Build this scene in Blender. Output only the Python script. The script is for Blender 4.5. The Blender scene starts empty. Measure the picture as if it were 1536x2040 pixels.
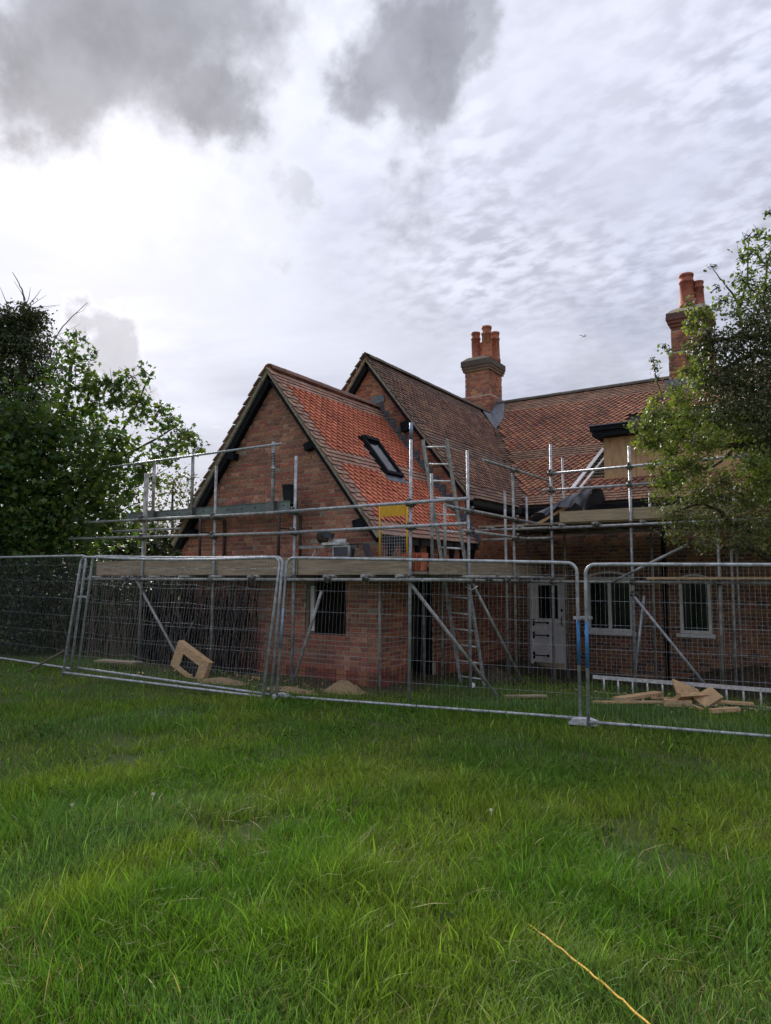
import bpy, math, random, json
import numpy as np
from mathutils import Vector, Matrix, Quaternion
R = math.radians
random.seed(7)
S = bpy.context.scene
COL = S.collection

# ------------------------------------------------------------------ camera
cam = bpy.data.cameras.new('camera')
camo = bpy.data.objects.new('camera', cam)
COL.objects.link(camo)
TH, PITCH = R(33.1), math.atan(135 / 1397)
FW = Vector((-math.sin(TH) * math.cos(PITCH), math.cos(TH) * math.cos(PITCH), math.sin(PITCH)))
camo.location = (0, 0, 1.72)
camo.rotation_euler = FW.to_track_quat('-Z', 'Y').to_euler()
cam.sensor_fit = 'HORIZONTAL'
cam.sensor_width = 36
cam.lens = 36 * 1397 / 1536
cam.clip_start = 0.05
cam.clip_end = 6000
S.camera = camo

# ------------------------------------------------------------------ view
S.render.engine = 'CYCLES'
S.view_settings.view_transform = 'Standard'
S.view_settings.look = 'None'
S.view_settings.exposure = 1.02
S.view_settings.gamma = 1
S.view_settings.use_curve_mapping = False
S.cycles.use_denoising = True
S.cycles.max_bounces = 6
S.cycles.diffuse_bounces = 3
S.cycles.transmission_bounces = 4
S.cycles.transparent_max_bounces = 8

# ------------------------------------------------------------------ sky
SUN_DIR = Vector((-0.754, 0.485, 0.443)).normalized()
SUN_EL = math.asin(SUN_DIR.z)
SKY_STRENGTH = 0.1
W = bpy.data.worlds.new('World')
S.world = W
W.use_nodes = True
nt = W.node_tree
nt.nodes.clear()


class NB:
    """small helper that chains shader nodes"""
    def __init__(self, tree):
        self.t = tree
    def n(self, typ, **kw):
        x = self.t.nodes.new(typ)
        for k, v in kw.items():
            setattr(x, k, v)
        return x
    def put(self, sock, v):
        if isinstance(v, bpy.types.NodeSocket):
            self.t.links.new(v, sock)
        elif v is not None:
            sock.default_value = v
    def math(self, op, a, b=None, c=None, clamp=False):
        x = self.n('ShaderNodeMath', operation=op, use_clamp=clamp)
        self.put(x.inputs[0], a)
        if b is not None: self.put(x.inputs[1], b)
        if c is not None: self.put(x.inputs[2], c)
        return x.outputs[0]
    def vmath(self, op, a, b=None):
        x = self.n('ShaderNodeVectorMath', operation=op)
        self.put(x.inputs[0], a)
        if b is not None: self.put(x.inputs[1], b)
        return x.outputs['Value'] if op in ('DOT_PRODUCT', 'LENGTH', 'DISTANCE') else x.outputs[0]
    def scale(self, v, s):
        x = self.n('ShaderNodeVectorMath', operation='SCALE')
        self.put(x.inputs[0], v); self.put(x.inputs['Scale'], s)
        return x.outputs[0]
    def noise(self, vec, scale, detail=4, rough=0.55, dist=0.0, out=0):
        x = self.n('ShaderNodeTexNoise')
        self.put(x.inputs['Vector'], vec)
        x.inputs['Scale'].default_value = scale
        x.inputs['Detail'].default_value = detail
        x.inputs['Roughness'].default_value = rough
        x.inputs['Distortion'].default_value = dist
        return x.outputs[out]
    def step(self, v, a, b, lo=0.0, hi=1.0):
        x = self.n('ShaderNodeMapRange', interpolation_type='SMOOTHSTEP')
        self.put(x.inputs[0], v)
        for i, q in enumerate((a, b, lo, hi)):
            self.put(x.inputs[i + 1], q)
        return x.outputs[0]
    def mix(self, f, a, b, blend='MIX'):
        x = self.n('ShaderNodeMix', data_type='RGBA', blend_type=blend)
        self.put(x.inputs[0], f)
        self.put(x.inputs[6], a); self.put(x.inputs[7], b)
        return x.outputs[2]
    def comb(self, x_, y_, z_):
        x = self.n('ShaderNodeCombineXYZ')
        self.put(x.inputs[0], x_); self.put(x.inputs[1], y_); self.put(x.inputs[2], z_)
        return x.outputs[0]


b = NB(nt)
tc = b.n('ShaderNodeTexCoord')
d = b.vmath('NORMALIZE', tc.outputs['Generated'])
sky = b.n('ShaderNodeTexSky', sky_type='NISHITA')
sky.sun_disc = False
sky.sun_elevation = SUN_EL
sky.sun_rotation = math.atan2(SUN_DIR.x, SUN_DIR.y)
sky.air_density = 1.0
sky.dust_density = 1.5
sep = b.n('ShaderNodeSeparateXYZ')
b.put(sep.inputs[0], d)
zc = b.math('ADD', b.math('MAXIMUM', sep.outputs[2], 0.0), 0.10)
p = b.comb(b.math('DIVIDE', sep.outputs[0], zc), b.math('DIVIDE', sep.outputs[1], zc), 0.0)
# thin high sheet: brighter overhead (overcast) and round the hidden sun
ca = b.math('MAXIMUM', b.vmath('DOT_PRODUCT', d, SUN_DIR), 0.0)
glow = b.math('ADD', b.math('MULTIPLY', b.math('POWER', ca, 22.0), 0.07), b.math('MULTIPLY', b.math('POWER', ca, 5.0), 0.07))
soft = b.noise(p, 1.1, 5, 0.55, 0.4)
up = b.math('MULTIPLY_ADD', b.math('MAXIMUM', sep.outputs[2], 0.0), 0.85, 0.72)
sheet = b.math('MULTIPLY', b.math('MULTIPLY_ADD', b.step(soft, 0.3, 0.7), 0.085, 0.290), up)
# altocumulus ripples
rot = b.n('ShaderNodeMapping')
b.put(rot.inputs[0], p)
rot.inputs['Rotation'].default_value = (0, 0, R(35))
rot.inputs['Scale'].default_value = (1.0, 1.35, 1.0)
rip = b.noise(rot.outputs[0], 15.0, 3, 0.5, 0.2)
ripmask = b.step(b.noise(p, 0.75, 2, 0.5), 0.34, 0.56)
ripmask = b.math('MULTIPLY', ripmask, b.step(ca, 0.99, 0.86))
ripmask = b.math('MULTIPLY', ripmask, b.step(sep.outputs[2], 0.16, 0.42))
ripv = b.math('MULTIPLY', b.math('SUBTRACT', b.step(rip, 0.32, 0.66), 0.55), b.math('MULTIPLY', ripmask, 0.155))
lum = b.math('ADD', b.math('ADD', sheet, ripv), glow)
cool = b.mix(b.step(lum, 0.38, 0.75), (0.92, 0.955, 1.12, 1), (0.975, 0.99, 1.045, 1))
cloud = b.mix(1.0, cool, b.comb(lum, lum, lum), 'MULTIPLY')
# broad greyer streets of thin cloud
street = b.step(b.noise(p, 0.95, 6, 0.55, 0.6), 0.42, 0.62, 0.0, 0.5)
sg = b.mix(1.0, (0.955, 0.97, 1.07, 1), b.scale(cloud, 0.74), 'MULTIPLY')
cloud = b.mix(street, cloud, sg)
# grey cumulus drifting below the sheet
wob = b.noise(d, 4.2, 8, 0.58, 0.0)
wob2 = b.noise(d, 2.2, 3, 0.5)
fin = b.noise(d, 12.0, 6, 0.55, 0.0)
warp = b.math('ADD', b.math('MULTIPLY', b.math('SUBTRACT', wob, 0.5), 0.44), b.math('MULTIPLY', b.math('SUBTRACT', wob2, 0.5), 0.10))
warp = b.math('ADD', warp, b.math('MULTIPLY', b.math('SUBTRACT', fin, 0.5), 0.09))
CUM = [((-0.600, 0.473, 0.655), 0.185, 1.0), ((-0.690, 0.415, 0.605), 0.135, 1.0), ((-0.600, 0.530, 0.590), 0.105, 0.95),
       ((-0.440, 0.668, 0.605), 0.095, 0.9), ((-0.470, 0.655, 0.575), 0.095, 0.95), ((-0.665, 0.505, 0.540), 0.050, 0.55), ((-0.38, 0.68, 0.63), 0.06, 0.7),
       ((-0.785, 0.545, 0.295), 0.040, 0.7), ((-0.555, 0.654, 0.505), 0.055, 0.5), ((-0.62, 0.59, 0.515), 0.05, 0.4), ((-0.249, 0.921, 0.292), 0.055, 0.25),
       ((-0.502, 0.81, 0.290), 0.05, 0.16), ((-0.540, 0.50, 0.70), 0.13, 1.0),
       ((0.75, 0.45, 0.45), 0.16, 0.7), ((0.3, -0.8, 0.5), 0.16, 0.6), ((-0.6, -0.6, 0.5), 0.14, 0.6), ((0.8, -0.3, 0.4), 0.13, 0.6)]
grey = None
for c, r, a in CUM:
    c = Vector(c).normalized()
    dist = b.vmath('DISTANCE', d, c)
    m = b.step(b.math('ADD', dist, warp), r * 1.38, r * 0.52, 0.0, a)
    grey = m if grey is None else b.math('MAXIMUM', grey, m)
grey = b.math('MULTIPLY', grey, b.math('MULTIPLY_ADD', b.step(fin, 0.3, 0.7), 0.15, 0.85))
rim = b.math('MULTIPLY', b.math('MULTIPLY', grey, b.math('SUBTRACT', 1.0, grey)), b.math('MULTIPLY', b.math('POWER', ca, 8.0), 0.55))
cloud = b.mix(1.0, cloud, b.comb(rim, rim, rim), 'ADD')
gtone = b.math('ADD', b.math('MULTIPLY', b.step(wob, 0.3, 0.7), 0.07), 0.135)
gcol = b.mix(1.0, (0.93, 0.96, 1.10, 1), b.comb(gtone, gtone, gtone), 'MULTIPLY')
cloud = b.mix(grey, cloud, gcol)
cover = b.step(b.noise(p, 0.9, 4, 0.6, 0.5), 0.26, 0.36, 0.86, 0.97)
final = b.mix(cover, sky.outputs[0], b.scale(cloud, 1.0 / SKY_STRENGTH))
bg = b.n('ShaderNodeBackground')
b.put(bg.inputs[0], final)
bg.inputs[1].default_value = SKY_STRENGTH
wo = b.n('ShaderNodeOutputWorld')
nt.links.new(bg.outputs[0], wo.inputs[0])

# ------------------------------------------------------------------ sun behind thin cloud
sl = bpy.data.lights.new('sun', 'SUN')
sl.energy = 4.2
sl.angle = R(22)
sl.color = (1.0, 0.95, 0.88)
so = bpy.data.objects.new('sun', sl)
COL.objects.link(so)
so.rotation_euler = SUN_DIR.to_track_quat('Z', 'Y').to_euler()
so.location = (-20, 12, 20)

# ------------------------------------------------------------------ materials
def mat(name, col=None, rough=0.8, metal=0.0, spec=0.4, noise=None, bump=None, trans=0.0, stretch=None, tint=None, macro=None):
    """col None: colour comes from the mesh attribute Col. noise=(scale, lo, hi[, detail]); bump=(scale, strength)"""
    m = bpy.data.materials.new(name)
    m.use_nodes = True
    t = m.node_tree
    t.nodes.clear()
    q = NB(t)
    out = q.n('ShaderNodeOutputMaterial')
    bs = q.n('ShaderNodeBsdfPrincipled')
    bs.inputs['Roughness'].default_value = rough
    bs.inputs['Metallic'].default_value = metal
    bs.inputs['Specular IOR Level'].default_value = spec
    pos = q.n('ShaderNodeNewGeometry').outputs['Position']
    if stretch:
        mp = q.n('ShaderNodeMapping')
        q.put(mp.inputs[0], pos)
        mp.inputs['Scale'].default_value = stretch
        pos = mp.outputs[0]
    if col is None:
        at = q.n('ShaderNodeAttribute', attribute_name='Col')
        c = at.outputs['Color']
    else:
        c = (*col, 1)
    if noise:
        f = q.noise(pos, noise[0], noise[3] if len(noise) > 3 else 5, 0.6)
        v = q.step(f, 0.3, 0.7, noise[1], noise[2])
        c = q.mix(1.0, c, q.comb(v, v, v), 'MULTIPLY')
    if macro:   # broad weathering
        v3 = q.step(q.noise(q.n('ShaderNodeNewGeometry').outputs['Position'], macro[0], 5, 0.6), 0.32, 0.68, macro[1], macro[2])
        c = q.mix(1.0, c, q.comb(v3, v3, v3), 'MULTIPLY')
    if tint:   # second colour worn / grown in patches
        f2 = q.step(q.noise(pos, tint[1], 6, 0.65), tint[2], tint[2] + 0.12, 0.0, tint[3])
        c = q.mix(f2, c, (*tint[0], 1))
    q.put(bs.inputs['Base Color'], c)
    if bump:
        bn = q.n('ShaderNodeBump')
        bn.inputs['Strength'].default_value = bump[1]
        bn.inputs['Distance'].default_value = 0.01
        q.put(bn.inputs['Height'], q.noise(pos, bump[0], 5, 0.65))
        t.links.new(bn.outputs[0], bs.inputs['Normal'])
    if trans > 0:
        tr = q.n('ShaderNodeBsdfTranslucent')
        q.put(tr.inputs[0], q.mix(1.0, c, (1.15, 1.2, 0.55, 1), 'MULTIPLY'))
        mx = q.n('ShaderNodeMixShader')
        mx.inputs[0].default_value = trans
        t.links.new(bs.outputs[0], mx.inputs[1])
        t.links.new(tr.outputs[0], mx.inputs[2])
        t.links.new(mx.outputs[0], out.inputs[0])
    else:
        t.links.new(bs.outputs[0], out.inputs[0])
    return m


MT = dict(
    brick=mat('brick_clay', None, 0.9, 0, 0.25, (55, 0.62, 1.3), (140, 0.5), tint=((0.30, 0.27, 0.23), 9, 0.66, 0.35), macro=(1.2, 0.70, 1.15)),
    mortar=mat('lime_mortar', (0.50, 0.43, 0.35), 0.95, 0, 0.2, (40, 0.7, 1.15), (200, 0.4)),
    tile=mat('clay_tile', None, 0.82, 0, 0.3, (38, 0.7, 1.22), (150, 0.35), tint=((0.22, 0.21, 0.14), 16, 0.68, 0.32), macro=(1.3, 0.80, 1.12)),
    verge=mat('verge_mortar', (0.44, 0.39, 0.31), 0.9, 0, 0.2, (30, 0.6, 1.15), (90, 0.7), tint=((0.25, 0.25, 0.14), 7, 0.60, 0.5)),
    black=mat('black_paint', (0.010, 0.011, 0.015), 0.8, 0, 0.15, (8, 0.7, 1.4)),
    lead=mat('lead_sheet', (0.16, 0.172, 0.20), 0.55, 0.15, 0.4, (12, 0.65, 1.35), (30, 0.4)),
    leadd=mat('old_dark_lead', (0.10, 0.11, 0.13), 0.6, 0.1, 0.3, (12, 0.6, 1.4), (30, 0.4)),
    galv=mat('galvanised_tube', (0.42, 0.44, 0.47), 0.42, 0.3, 0.5, (14, 0.6, 1.2), (60, 0.15), tint=((0.16, 0.14, 0.12), 5, 0.6, 0.55)),
    galvd=mat('old_scaffold_tube', (0.36, 0.36, 0.35), 0.5, 0.25, 0.5, (10, 0.55, 1.25), (60, 0.2), tint=((0.13, 0.11, 0.085), 4, 0.55, 0.6)),
    blue=mat('blue_paint', (0.05, 0.19, 0.42), 0.5, 0.1, 0.4, (30, 0.75, 1.2)),
    coupler=mat('steel_coupler', (0.17, 0.165, 0.16), 0.5, 0.6, 0.5, (25, 0.6, 1.4)),
    board=mat('scaffold_board_wood', (0.36, 0.285, 0.20), 0.85, 0, 0.2, (3, 0.62, 1.18, 8), (30, 0.5), stretch=(1, 1, 14), tint=((0.16, 0.14, 0.11), 2.4, 0.56, 0.6)),
    boardn=mat('newer_board_wood', (0.50, 0.40, 0.27), 0.85, 0, 0.2, (3, 0.68, 1.12, 8), (30, 0.5), stretch=(1, 1, 14)),
    timber=mat('new_softwood', (0.62, 0.41, 0.22), 0.75, 0, 0.25, (6, 0.66, 1.14, 8), (40, 0.4), stretch=(2, 2, 12), tint=((0.30, 0.21, 0.13), 5, 0.56, 0.55)),
    ply=mat('plywood_face', (0.52, 0.335, 0.18), 0.7, 0, 0.3, (2.5, 0.72, 1.15, 7), (20, 0.2), stretch=(4, 1, 1.2)),
    steel=mat('dark_steel', (0.06, 0.05, 0.045), 0.55, 0.5, 0.4, (20, 0.6, 1.5)),
    beam=mat('green_grey_alloy', (0.15, 0.185, 0.17), 0.45, 0.4, 0.5, (6, 0.7, 1.2)),
    alloy=mat('alloy_ladder', (0.70, 0.70, 0.70), 0.42, 0.3, 0.5, (18, 0.65, 1.1)),
    alloyd=mat('weathered_ladder_steel', (0.40, 0.41, 0.40), 0.5, 0.3, 0.5, (14, 0.6, 1.25), tint=((0.12, 0.10, 0.08), 6, 0.55, 0.6)),
    yellow=mat('yellow_paint', (0.72, 0.40, 0.02), 0.5, 0, 0.4, (14, 0.8, 1.08)),
    white=mat('white_paint', (0.86, 0.84, 0.84), 0.55, 0, 0.4, (5, 0.82, 1.05), tint=((0.33, 0.30, 0.27), 7, 0.62, 0.6)),
    cream=mat('cream_paint', (0.82, 0.81, 0.79), 0.5, 0, 0.4, (8, 0.82, 1.05)),
    glass=mat('dark_glass', (0.012, 0.014, 0.018), 0.06, 0, 0.3),
    pot=mat('terracotta', None, 0.8, 0, 0.3, (9, 0.62, 1.2), (60, 0.2), tint=((0.10, 0.085, 0.07), 4, 0.6, 0.45)),
    plastic=mat('black_plastic', (0.035, 0.042, 0.055), 0.32, 0, 0.6, (5, 0.6, 1.5), (14, 0.5)),
    dark=mat('dark_inside', (0.03, 0.028, 0.026), 0.95),
    soil=mat('bare_soil', (0.075, 0.058, 0.042), 0.95, 0, 0.15, (14, 0.5, 1.5), (35, 1.0)),
    sand=mat('sawdust_sand', (0.36, 0.26, 0.15), 0.95, 0, 0.15, (60, 0.6, 1.2), (120, 1.0)),
    bark=mat('bark', (0.075, 0.062, 0.048), 0.92, 0, 0.2, (18, 0.5, 1.5), (40, 1.0), tint=((0.16, 0.165, 0.12), 9, 0.58, 0.6)),
    twig=mat('bare_twig', (0.15, 0.12, 0.095), 0.9, 0, 0.2),
    darkwood=mat('dead_dark_wood', (0.02, 0.017, 0.015), 0.95, 0, 0.1),
    leaf=mat('leaf', None, 0.5, 0, 0.35, None, None, 0.40),
    ivy=mat('ivy_leaf', None, 0.45, 0, 0.35, None, None, 0.12),
    grass=mat('grass_blade', None, 0.55, 0, 0.25, None, None, 0.34),
    bluegrey=mat('blue_grey_tube', (0.22, 0.31, 0.42), 0.5, 0.3, 0.4, (14, 0.7, 1.2)),
    rope=mat('yellow_rope', (0.62, 0.38, 0.06), 0.7, 0, 0.3, (90, 0.6, 1.15)),
    rubber=mat('grey_block', (0.66, 0.66, 0.70), 0.8, 0, 0.3, (20, 0.6, 1.2), (40, 0.5)),
    skin=mat('aircraft_paint', (0.35, 0.36, 0.38), 0.5),
    weed=mat('weed_leaf', None, 0.85, 0, 0.05, None, None, 0.25),
    petal=mat('white_petal', (0.72, 0.72, 0.62), 0.7),
)

# ground: earth under grass, barer next to the house
def ground_material():
    m = bpy.data.materials.new('ground_earth')
    m.use_nodes = True
    t = m.node_tree
    t.nodes.clear()
    q = NB(t)
    out = q.n('ShaderNodeOutputMaterial')
    bs = q.n('ShaderNodeBsdfPrincipled')
    bs.inputs['Roughness'].default_value = 0.95
    bs.inputs['Specular IOR Level'].default_value = 0.15
    pos = q.n('ShaderNodeNewGeometry').outputs['Position']
    sp = q.n('ShaderNodeSeparateXYZ')
    q.put(sp.inputs[0], pos)
    near = q.step(q.math('ADD', sp.outputs[1], q.math('MULTIPLY', q.noise(pos, 1.6, 5, 0.6), 2.2)), 8.7, 9.9)
    yard = q.math('MAXIMUM', q.step(sp.outputs[0], -5.4, -6.0), q.step(sp.outputs[1], 11.6, 13.2))
    near = q.math('MULTIPLY', near, yard)
    near = q.math('MULTIPLY', near, q.step(sp.outputs[0], -12.0, -11.0))
    near = q.math('MULTIPLY', near, q.step(sp.outputs[1], 17.0, 15.5))
    g = q.mix(q.noise(pos, 3.0, 6, 0.65), (0.035, 0.06, 0.014, 1), (0.08, 0.105, 0.03, 1))
    e = q.mix(q.noise(pos, 6.0, 6, 0.65), (0.04, 0.036, 0.024, 1), (0.15, 0.12, 0.078, 1))
    q.put(bs.inputs['Base Color'], q.mix(near, g, e))
    bn = q.n('ShaderNodeBump')
    bn.inputs['Strength'].default_value = 0.8
    bn.inputs['Distance'].default_value = 0.03
    q.put(bn.inputs['Height'], q.noise(pos, 18, 6, 0.7))
    t.links.new(bn.outputs[0], bs.inputs['Normal'])
    t.links.new(bs.outputs[0], out.inputs[0])
    return m


MT['ground'] = ground_material()

# ------------------------------------------------------------------ mesh helpers
def V(*a):
    return Vector(a)


class MB:
    def __init__(self):
        self.v, self.f, self.c = [], [], []
    def add(self, vs, fs, col=None):
        o = len(self.v)
        self.v += [tuple(x) for x in vs]
        self.f += [tuple(i + o for i in q) for q in fs]
        self.c += [tuple(col) if col is not None else (1, 1, 1)] * len(vs)
        return self
    def box(self, c, s, rot=None, col=None):
        hx, hy, hz = s[0] / 2, s[1] / 2, s[2] / 2
        vs = [V(x, y, z) for x in (-hx, hx) for y in (-hy, hy) for z in (-hz, hz)]
        if rot is not None:
            vs = [rot @ q for q in vs]
        vs = [q + V(*c) for q in vs]
        return self.add(vs, [(0, 1, 3, 2), (4, 6, 7, 5), (0, 4, 5, 1), (2, 3, 7, 6), (0, 2, 6, 4), (1, 5, 7, 3)], col)
    def bx(self, x0, x1, y0, y1, z0, z1, col=None):
        return self.box(((x0 + x1) / 2, (y0 + y1) / 2, (z0 + z1) / 2), (abs(x1 - x0), abs(y1 - y0), abs(z1 - z0)), None, col)
    def beam(self, a, b_, w, h, up=(0, 0, 1), col=None):
        """rectangular bar from a to b, w across, h along up"""
        a, b_ = V(*a), V(*b_)
        t = (b_ - a).normalized()
        u = V(*up)
        s = t.cross(u).normalized()
        u = s.cross(t).normalized()
        m = Matrix((s, t, u)).transposed()
        return self.box((a + b_) / 2, (w, (b_ - a).length, h), m, col)
    def tube(self, pts, r, n=8, col=None, cap=True):
        pts = [V(*q) for q in pts]
        rs = r if isinstance(r, (list, tuple)) else [r] * len(pts)
        vs, fs = [], []
        ref = None
        for i, q in enumerate(pts):
            t = (pts[min(i + 1, len(pts) - 1)] - pts[max(i - 1, 0)]).normalized()
            if ref is None:
                ref = V(0, 0, 1) if abs(t.z) < 0.9 else V(1, 0, 0)
            s = t.cross(ref).normalized()
            ref = s.cross(t).normalized()
            for k in range(n):
                a = 2 * math.pi * k / n
                vs.append(q + (s * math.cos(a) + ref * math.sin(a)) * rs[i])
        for i in range(len(pts) - 1):
            for k in range(n):
                k2 = (k + 1) % n
                fs.append((i * n + k, i * n + k2, (i + 1) * n + k2, (i + 1) * n + k))
        if cap:
            fs.append(tuple(range(n - 1, -1, -1)))
            fs.append(tuple((len(pts) - 1) * n + k for k in range(n)))
        return self.add(vs, fs, col)
    def lathe(self, prof, c, n=16, col=None, sx=1, sy=1):
        vs, fs = [], []
        for r, z in prof:
            for k in range(n):
                a = 2 * math.pi * (k + 0.5) / n
                vs.append(V(c[0] + math.cos(a) * r * sx, c[1] + math.sin(a) * r * sy, c[2] + z))
        for i in range(len(prof) - 1):
            for k in range(n):
                k2 = (k + 1) % n
                fs.append((i * n + k, i * n + k2, (i + 1) * n + k2, (i + 1) * n + k))
        fs.append(tuple(range(n - 1, -1, -1)))
        fs.append(tuple((len(prof) - 1) * n + k for k in range(n)))
        return self.add(vs, fs, col)
    def mesh(self, name, m, smooth=False):
        me = bpy.data.meshes.new(name)
        me.from_pydata(self.v, [], self.f)
        at = me.attributes.new('Col', 'FLOAT_COLOR', 'POINT')
        arr = np.ones((len(self.v), 4), np.float32)
        arr[:, :3] = np.array(self.c, np.float32).reshape(-1, 3)
        at.data.foreach_set('color', arr.ravel())
        if m is not None:
            me.materials.append(m)
        if smooth:
            me.polygons.foreach_set('use_smooth', [len(q) == 4 for q in self.f])
        me.update()
        return me
    def build(self, name, m, parent=None, smooth=False):
        return put(name, self.mesh(name, m, smooth), parent)


def put(name, me, parent=None, loc=None, rot=None):
    o = bpy.data.objects.new(name, me)
    COL.objects.link(o)
    if parent is not None:
        o.parent = parent
        # parents are Empties at a place of their own: keep world coordinates
        o.matrix_parent_inverse = PINV[parent.name] if parent.name in PINV else Matrix.Identity(4)
    if loc is not None:
        o.location = loc
    if rot is not None:
        o.rotation_euler = rot
    return o


PINV = {}


def thing(name, label, cat, loc, group=None):
    o = bpy.data.objects.new(name, None)
    COL.objects.link(o)
    o.location = loc
    o.empty_display_size = 0.2
    PINV[o.name] = Matrix.Translation(V(*loc)).inverted()
    o['label'] = label
    o['category'] = cat
    if group: o['group'] = group
    return o


def tag(o, label, cat, group=None, kind=None):
    o['label'] = label
    o['category'] = cat
    if group: o['group'] = group
    if kind: o['kind'] = kind
    return o


def structure(o):
    o['kind'] = 'structure'
    return o


def stuff(o):
    o['kind'] = 'stuff'
    return o


def npmesh(name, verts, faces, cols, m, smooth=True):
    """verts (N,k,3), faces list of index tuples into the k template points, cols (N,3) or (N,k,3)"""
    N, k, _ = verts.shape
    me = bpy.data.meshes.new(name)
    me.vertices.add(N * k)
    me.vertices.foreach_set('co', verts.astype(np.float32).ravel())
    fl = [len(q) for q in faces]
    tmpl = np.array([i for q in faces for i in q], np.int64)
    L = len(tmpl)
    idx = (tmpl[None, :] + (np.arange(N) * k)[:, None]).ravel()
    me.loops.add(N * L)
    me.loops.foreach_set('vertex_index', idx.astype(np.int32))
    st = np.concatenate([[0], np.cumsum(fl)[:-1]])
    starts = (st[None, :] + (np.arange(N) * L)[:, None]).ravel()
    me.polygons.add(N * len(faces))
    me.polygons.foreach_set('loop_start', starts.astype(np.int32))
    if smooth:
        me.polygons.foreach_set('use_smooth', np.ones(N * len(faces), bool))
    me.update(calc_edges=True)
    at = me.attributes.new('Col', 'FLOAT_COLOR', 'POINT')
    arr = np.ones((N * k, 4), np.float32)
    if cols.ndim == 2:
        cols = np.repeat(cols[:, None, :], k, 1)
    arr[:, :3] = cols.reshape(-1, 3)
    at.data.foreach_set('color', arr.ravel())
    me.materials.append(m)
    return me


def vnoise(x, y, seed=0):
    """cheap smooth value noise for numpy arrays"""
    def h(i, j):
        q = np.sin(i * 127.1 + j * 311.7 + seed * 74.7) * 43758.5453
        return q - np.floor(q)
    xi, yi = np.floor(x), np.floor(y)
    fx, fy = x - xi, y - yi
    fx = fx * fx * (3 - 2 * fx); fy = fy * fy * (3 - 2 * fy)
    return (h(xi, yi) * (1 - fx) + h(xi + 1, yi) * fx) * (1 - fy) + (h(xi, yi + 1) * (1 - fx) + h(xi + 1, yi + 1) * fx) * fy


def sstep(x, a, c):
    t = np.clip((x - a) / (c - a), 0, 1)
    return t * t * (3 - 2 * t)


def gz(x, y):
    x = np.asarray(x, float); y = np.asarray(y, float)
    a = 0.15 * np.clip((-2.6 - x) / 7.9, 0, 1.3)
    c = -0.28 * sstep(y, 9.8, 14.5) * sstep(x, -6.6, -5.6)
    return a + c + 0.05 * (vnoise(x * 0.8, y * 0.8, 3) - 0.5) * sstep(y, 0, 2) * (1 - sstep(y, 14, 30))


def G(x, y):
    return float(gz(x, y))
# ------------------------------------------------------------------ ground sheet
def build_ground():
    xs = np.unique(np.concatenate([np.linspace(-800, -30, 14), np.linspace(-30, 20, 90), np.linspace(20, 800, 14)]))
    ys = np.unique(np.concatenate([np.linspace(-800, -8, 14), np.linspace(-8, 30, 80), np.linspace(30, 1500, 16)]))
    X, Y = np.meshgrid(xs, ys)
    Z = gz(X, Y)
    vs = np.stack([X, Y, Z], -1).reshape(-1, 3)
    nx = len(xs)
    fs = [(j * nx + i, j * nx + i + 1, (j + 1) * nx + i + 1, (j + 1) * nx + i) for j in range(len(ys) - 1) for i in range(nx - 1)]
    me = bpy.data.meshes.new('ground')
    me.from_pydata(vs.tolist(), [], fs)
    me.materials.append(MT['ground'])
    me.polygons.foreach_set('use_smooth', [True] * len(fs))
    return structure(put('ground', me))


build_ground()

# ------------------------------------------------------------------ masonry
CAMP = V(0, 0, 1.72)
BL, BH, J = 0.213, 0.0625, 0.0135
PAL_NEW = [(0.393, 0.174, 0.115), (0.44, 0.208, 0.135), (0.33, 0.146, 0.107), (0.471, 0.188, 0.115), (0.361, 0.188, 0.128), (0.29, 0.132, 0.102), (0.517, 0.264, 0.175), (0.424, 0.153, 0.115)]
PAL_RED = [(0.432, 0.15, 0.096), (0.384, 0.125, 0.088), (0.496, 0.182, 0.102), (0.32, 0.116, 0.088), (0.465, 0.208, 0.116), (0.272, 0.125, 0.088), (0.544, 0.241, 0.132), (0.353, 0.166, 0.116)]
PAL_OLD = [(0.262, 0.127, 0.075), (0.315, 0.158, 0.085), (0.21, 0.101, 0.07), (0.168, 0.09, 0.07), (0.356, 0.179, 0.085), (0.23, 0.137, 0.1), (0.136, 0.09, 0.075), (0.294, 0.122, 0.075)]  # old brown brick, darkened overall to take in the deck's shade


def lay(bricks, o, u, n, z0, z1, span, holes=(), pal=PAL_NEW, parent=None, show=None, pale=None):
    """Flemish bond on a vertical face; span(z) -> (s0, s1); holes are (s0, s1, z0, z1)"""
    k = 0
    z = z0
    while z + BH <= z1:
        zm = z + BH / 2
        s0, s1 = span(zm)
        iv = [(s0, s1)]
        for h in holes:
            if h[2] < zm < h[3]:
                nv = []
                for a, c in iv:
                    if h[1] <= a or h[0] >= c: nv.append((a, c)); continue
                    if h[0] > a: nv.append((a, h[0]))
                    if h[1] < c: nv.append((h[1], c))
                iv = nv
        if s1 - s0 > 0.05:
            base = math.floor((s0 - 2) / 0.3385) * 0.3385 + (0.16925 if k % 2 else 0.0) + random.uniform(-.012, .012)
            s = base
            i = 0
            while s < s1:
                ln = BL if i % 2 == 0 else 0.1025
                for a, c in iv:
                    p0, p1 = max(s, a), min(s + ln, c)
                    if p1 - p0 > 0.035:
                        full = (p1 - p0) > ln - 0.001
                        ci = random.randrange(len(pal))
                        if pale and random.random() < pale(p0, z): col = (0.36, 0.29, 0.23)
                        else: col = pal[ci]
                        bricks.append((o + u * ((p0 + p1) / 2) + V(0, 0, zm + random.uniform(-.002, .002)), p1 - p0, u, n, col, full, parent, show is None or show((p0 + p1) / 2, zm), random.uniform(0.006, 0.013)))
                s += ln + J
                i += 1
        z += BH + J
        k += 1


_bm = {}


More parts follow.
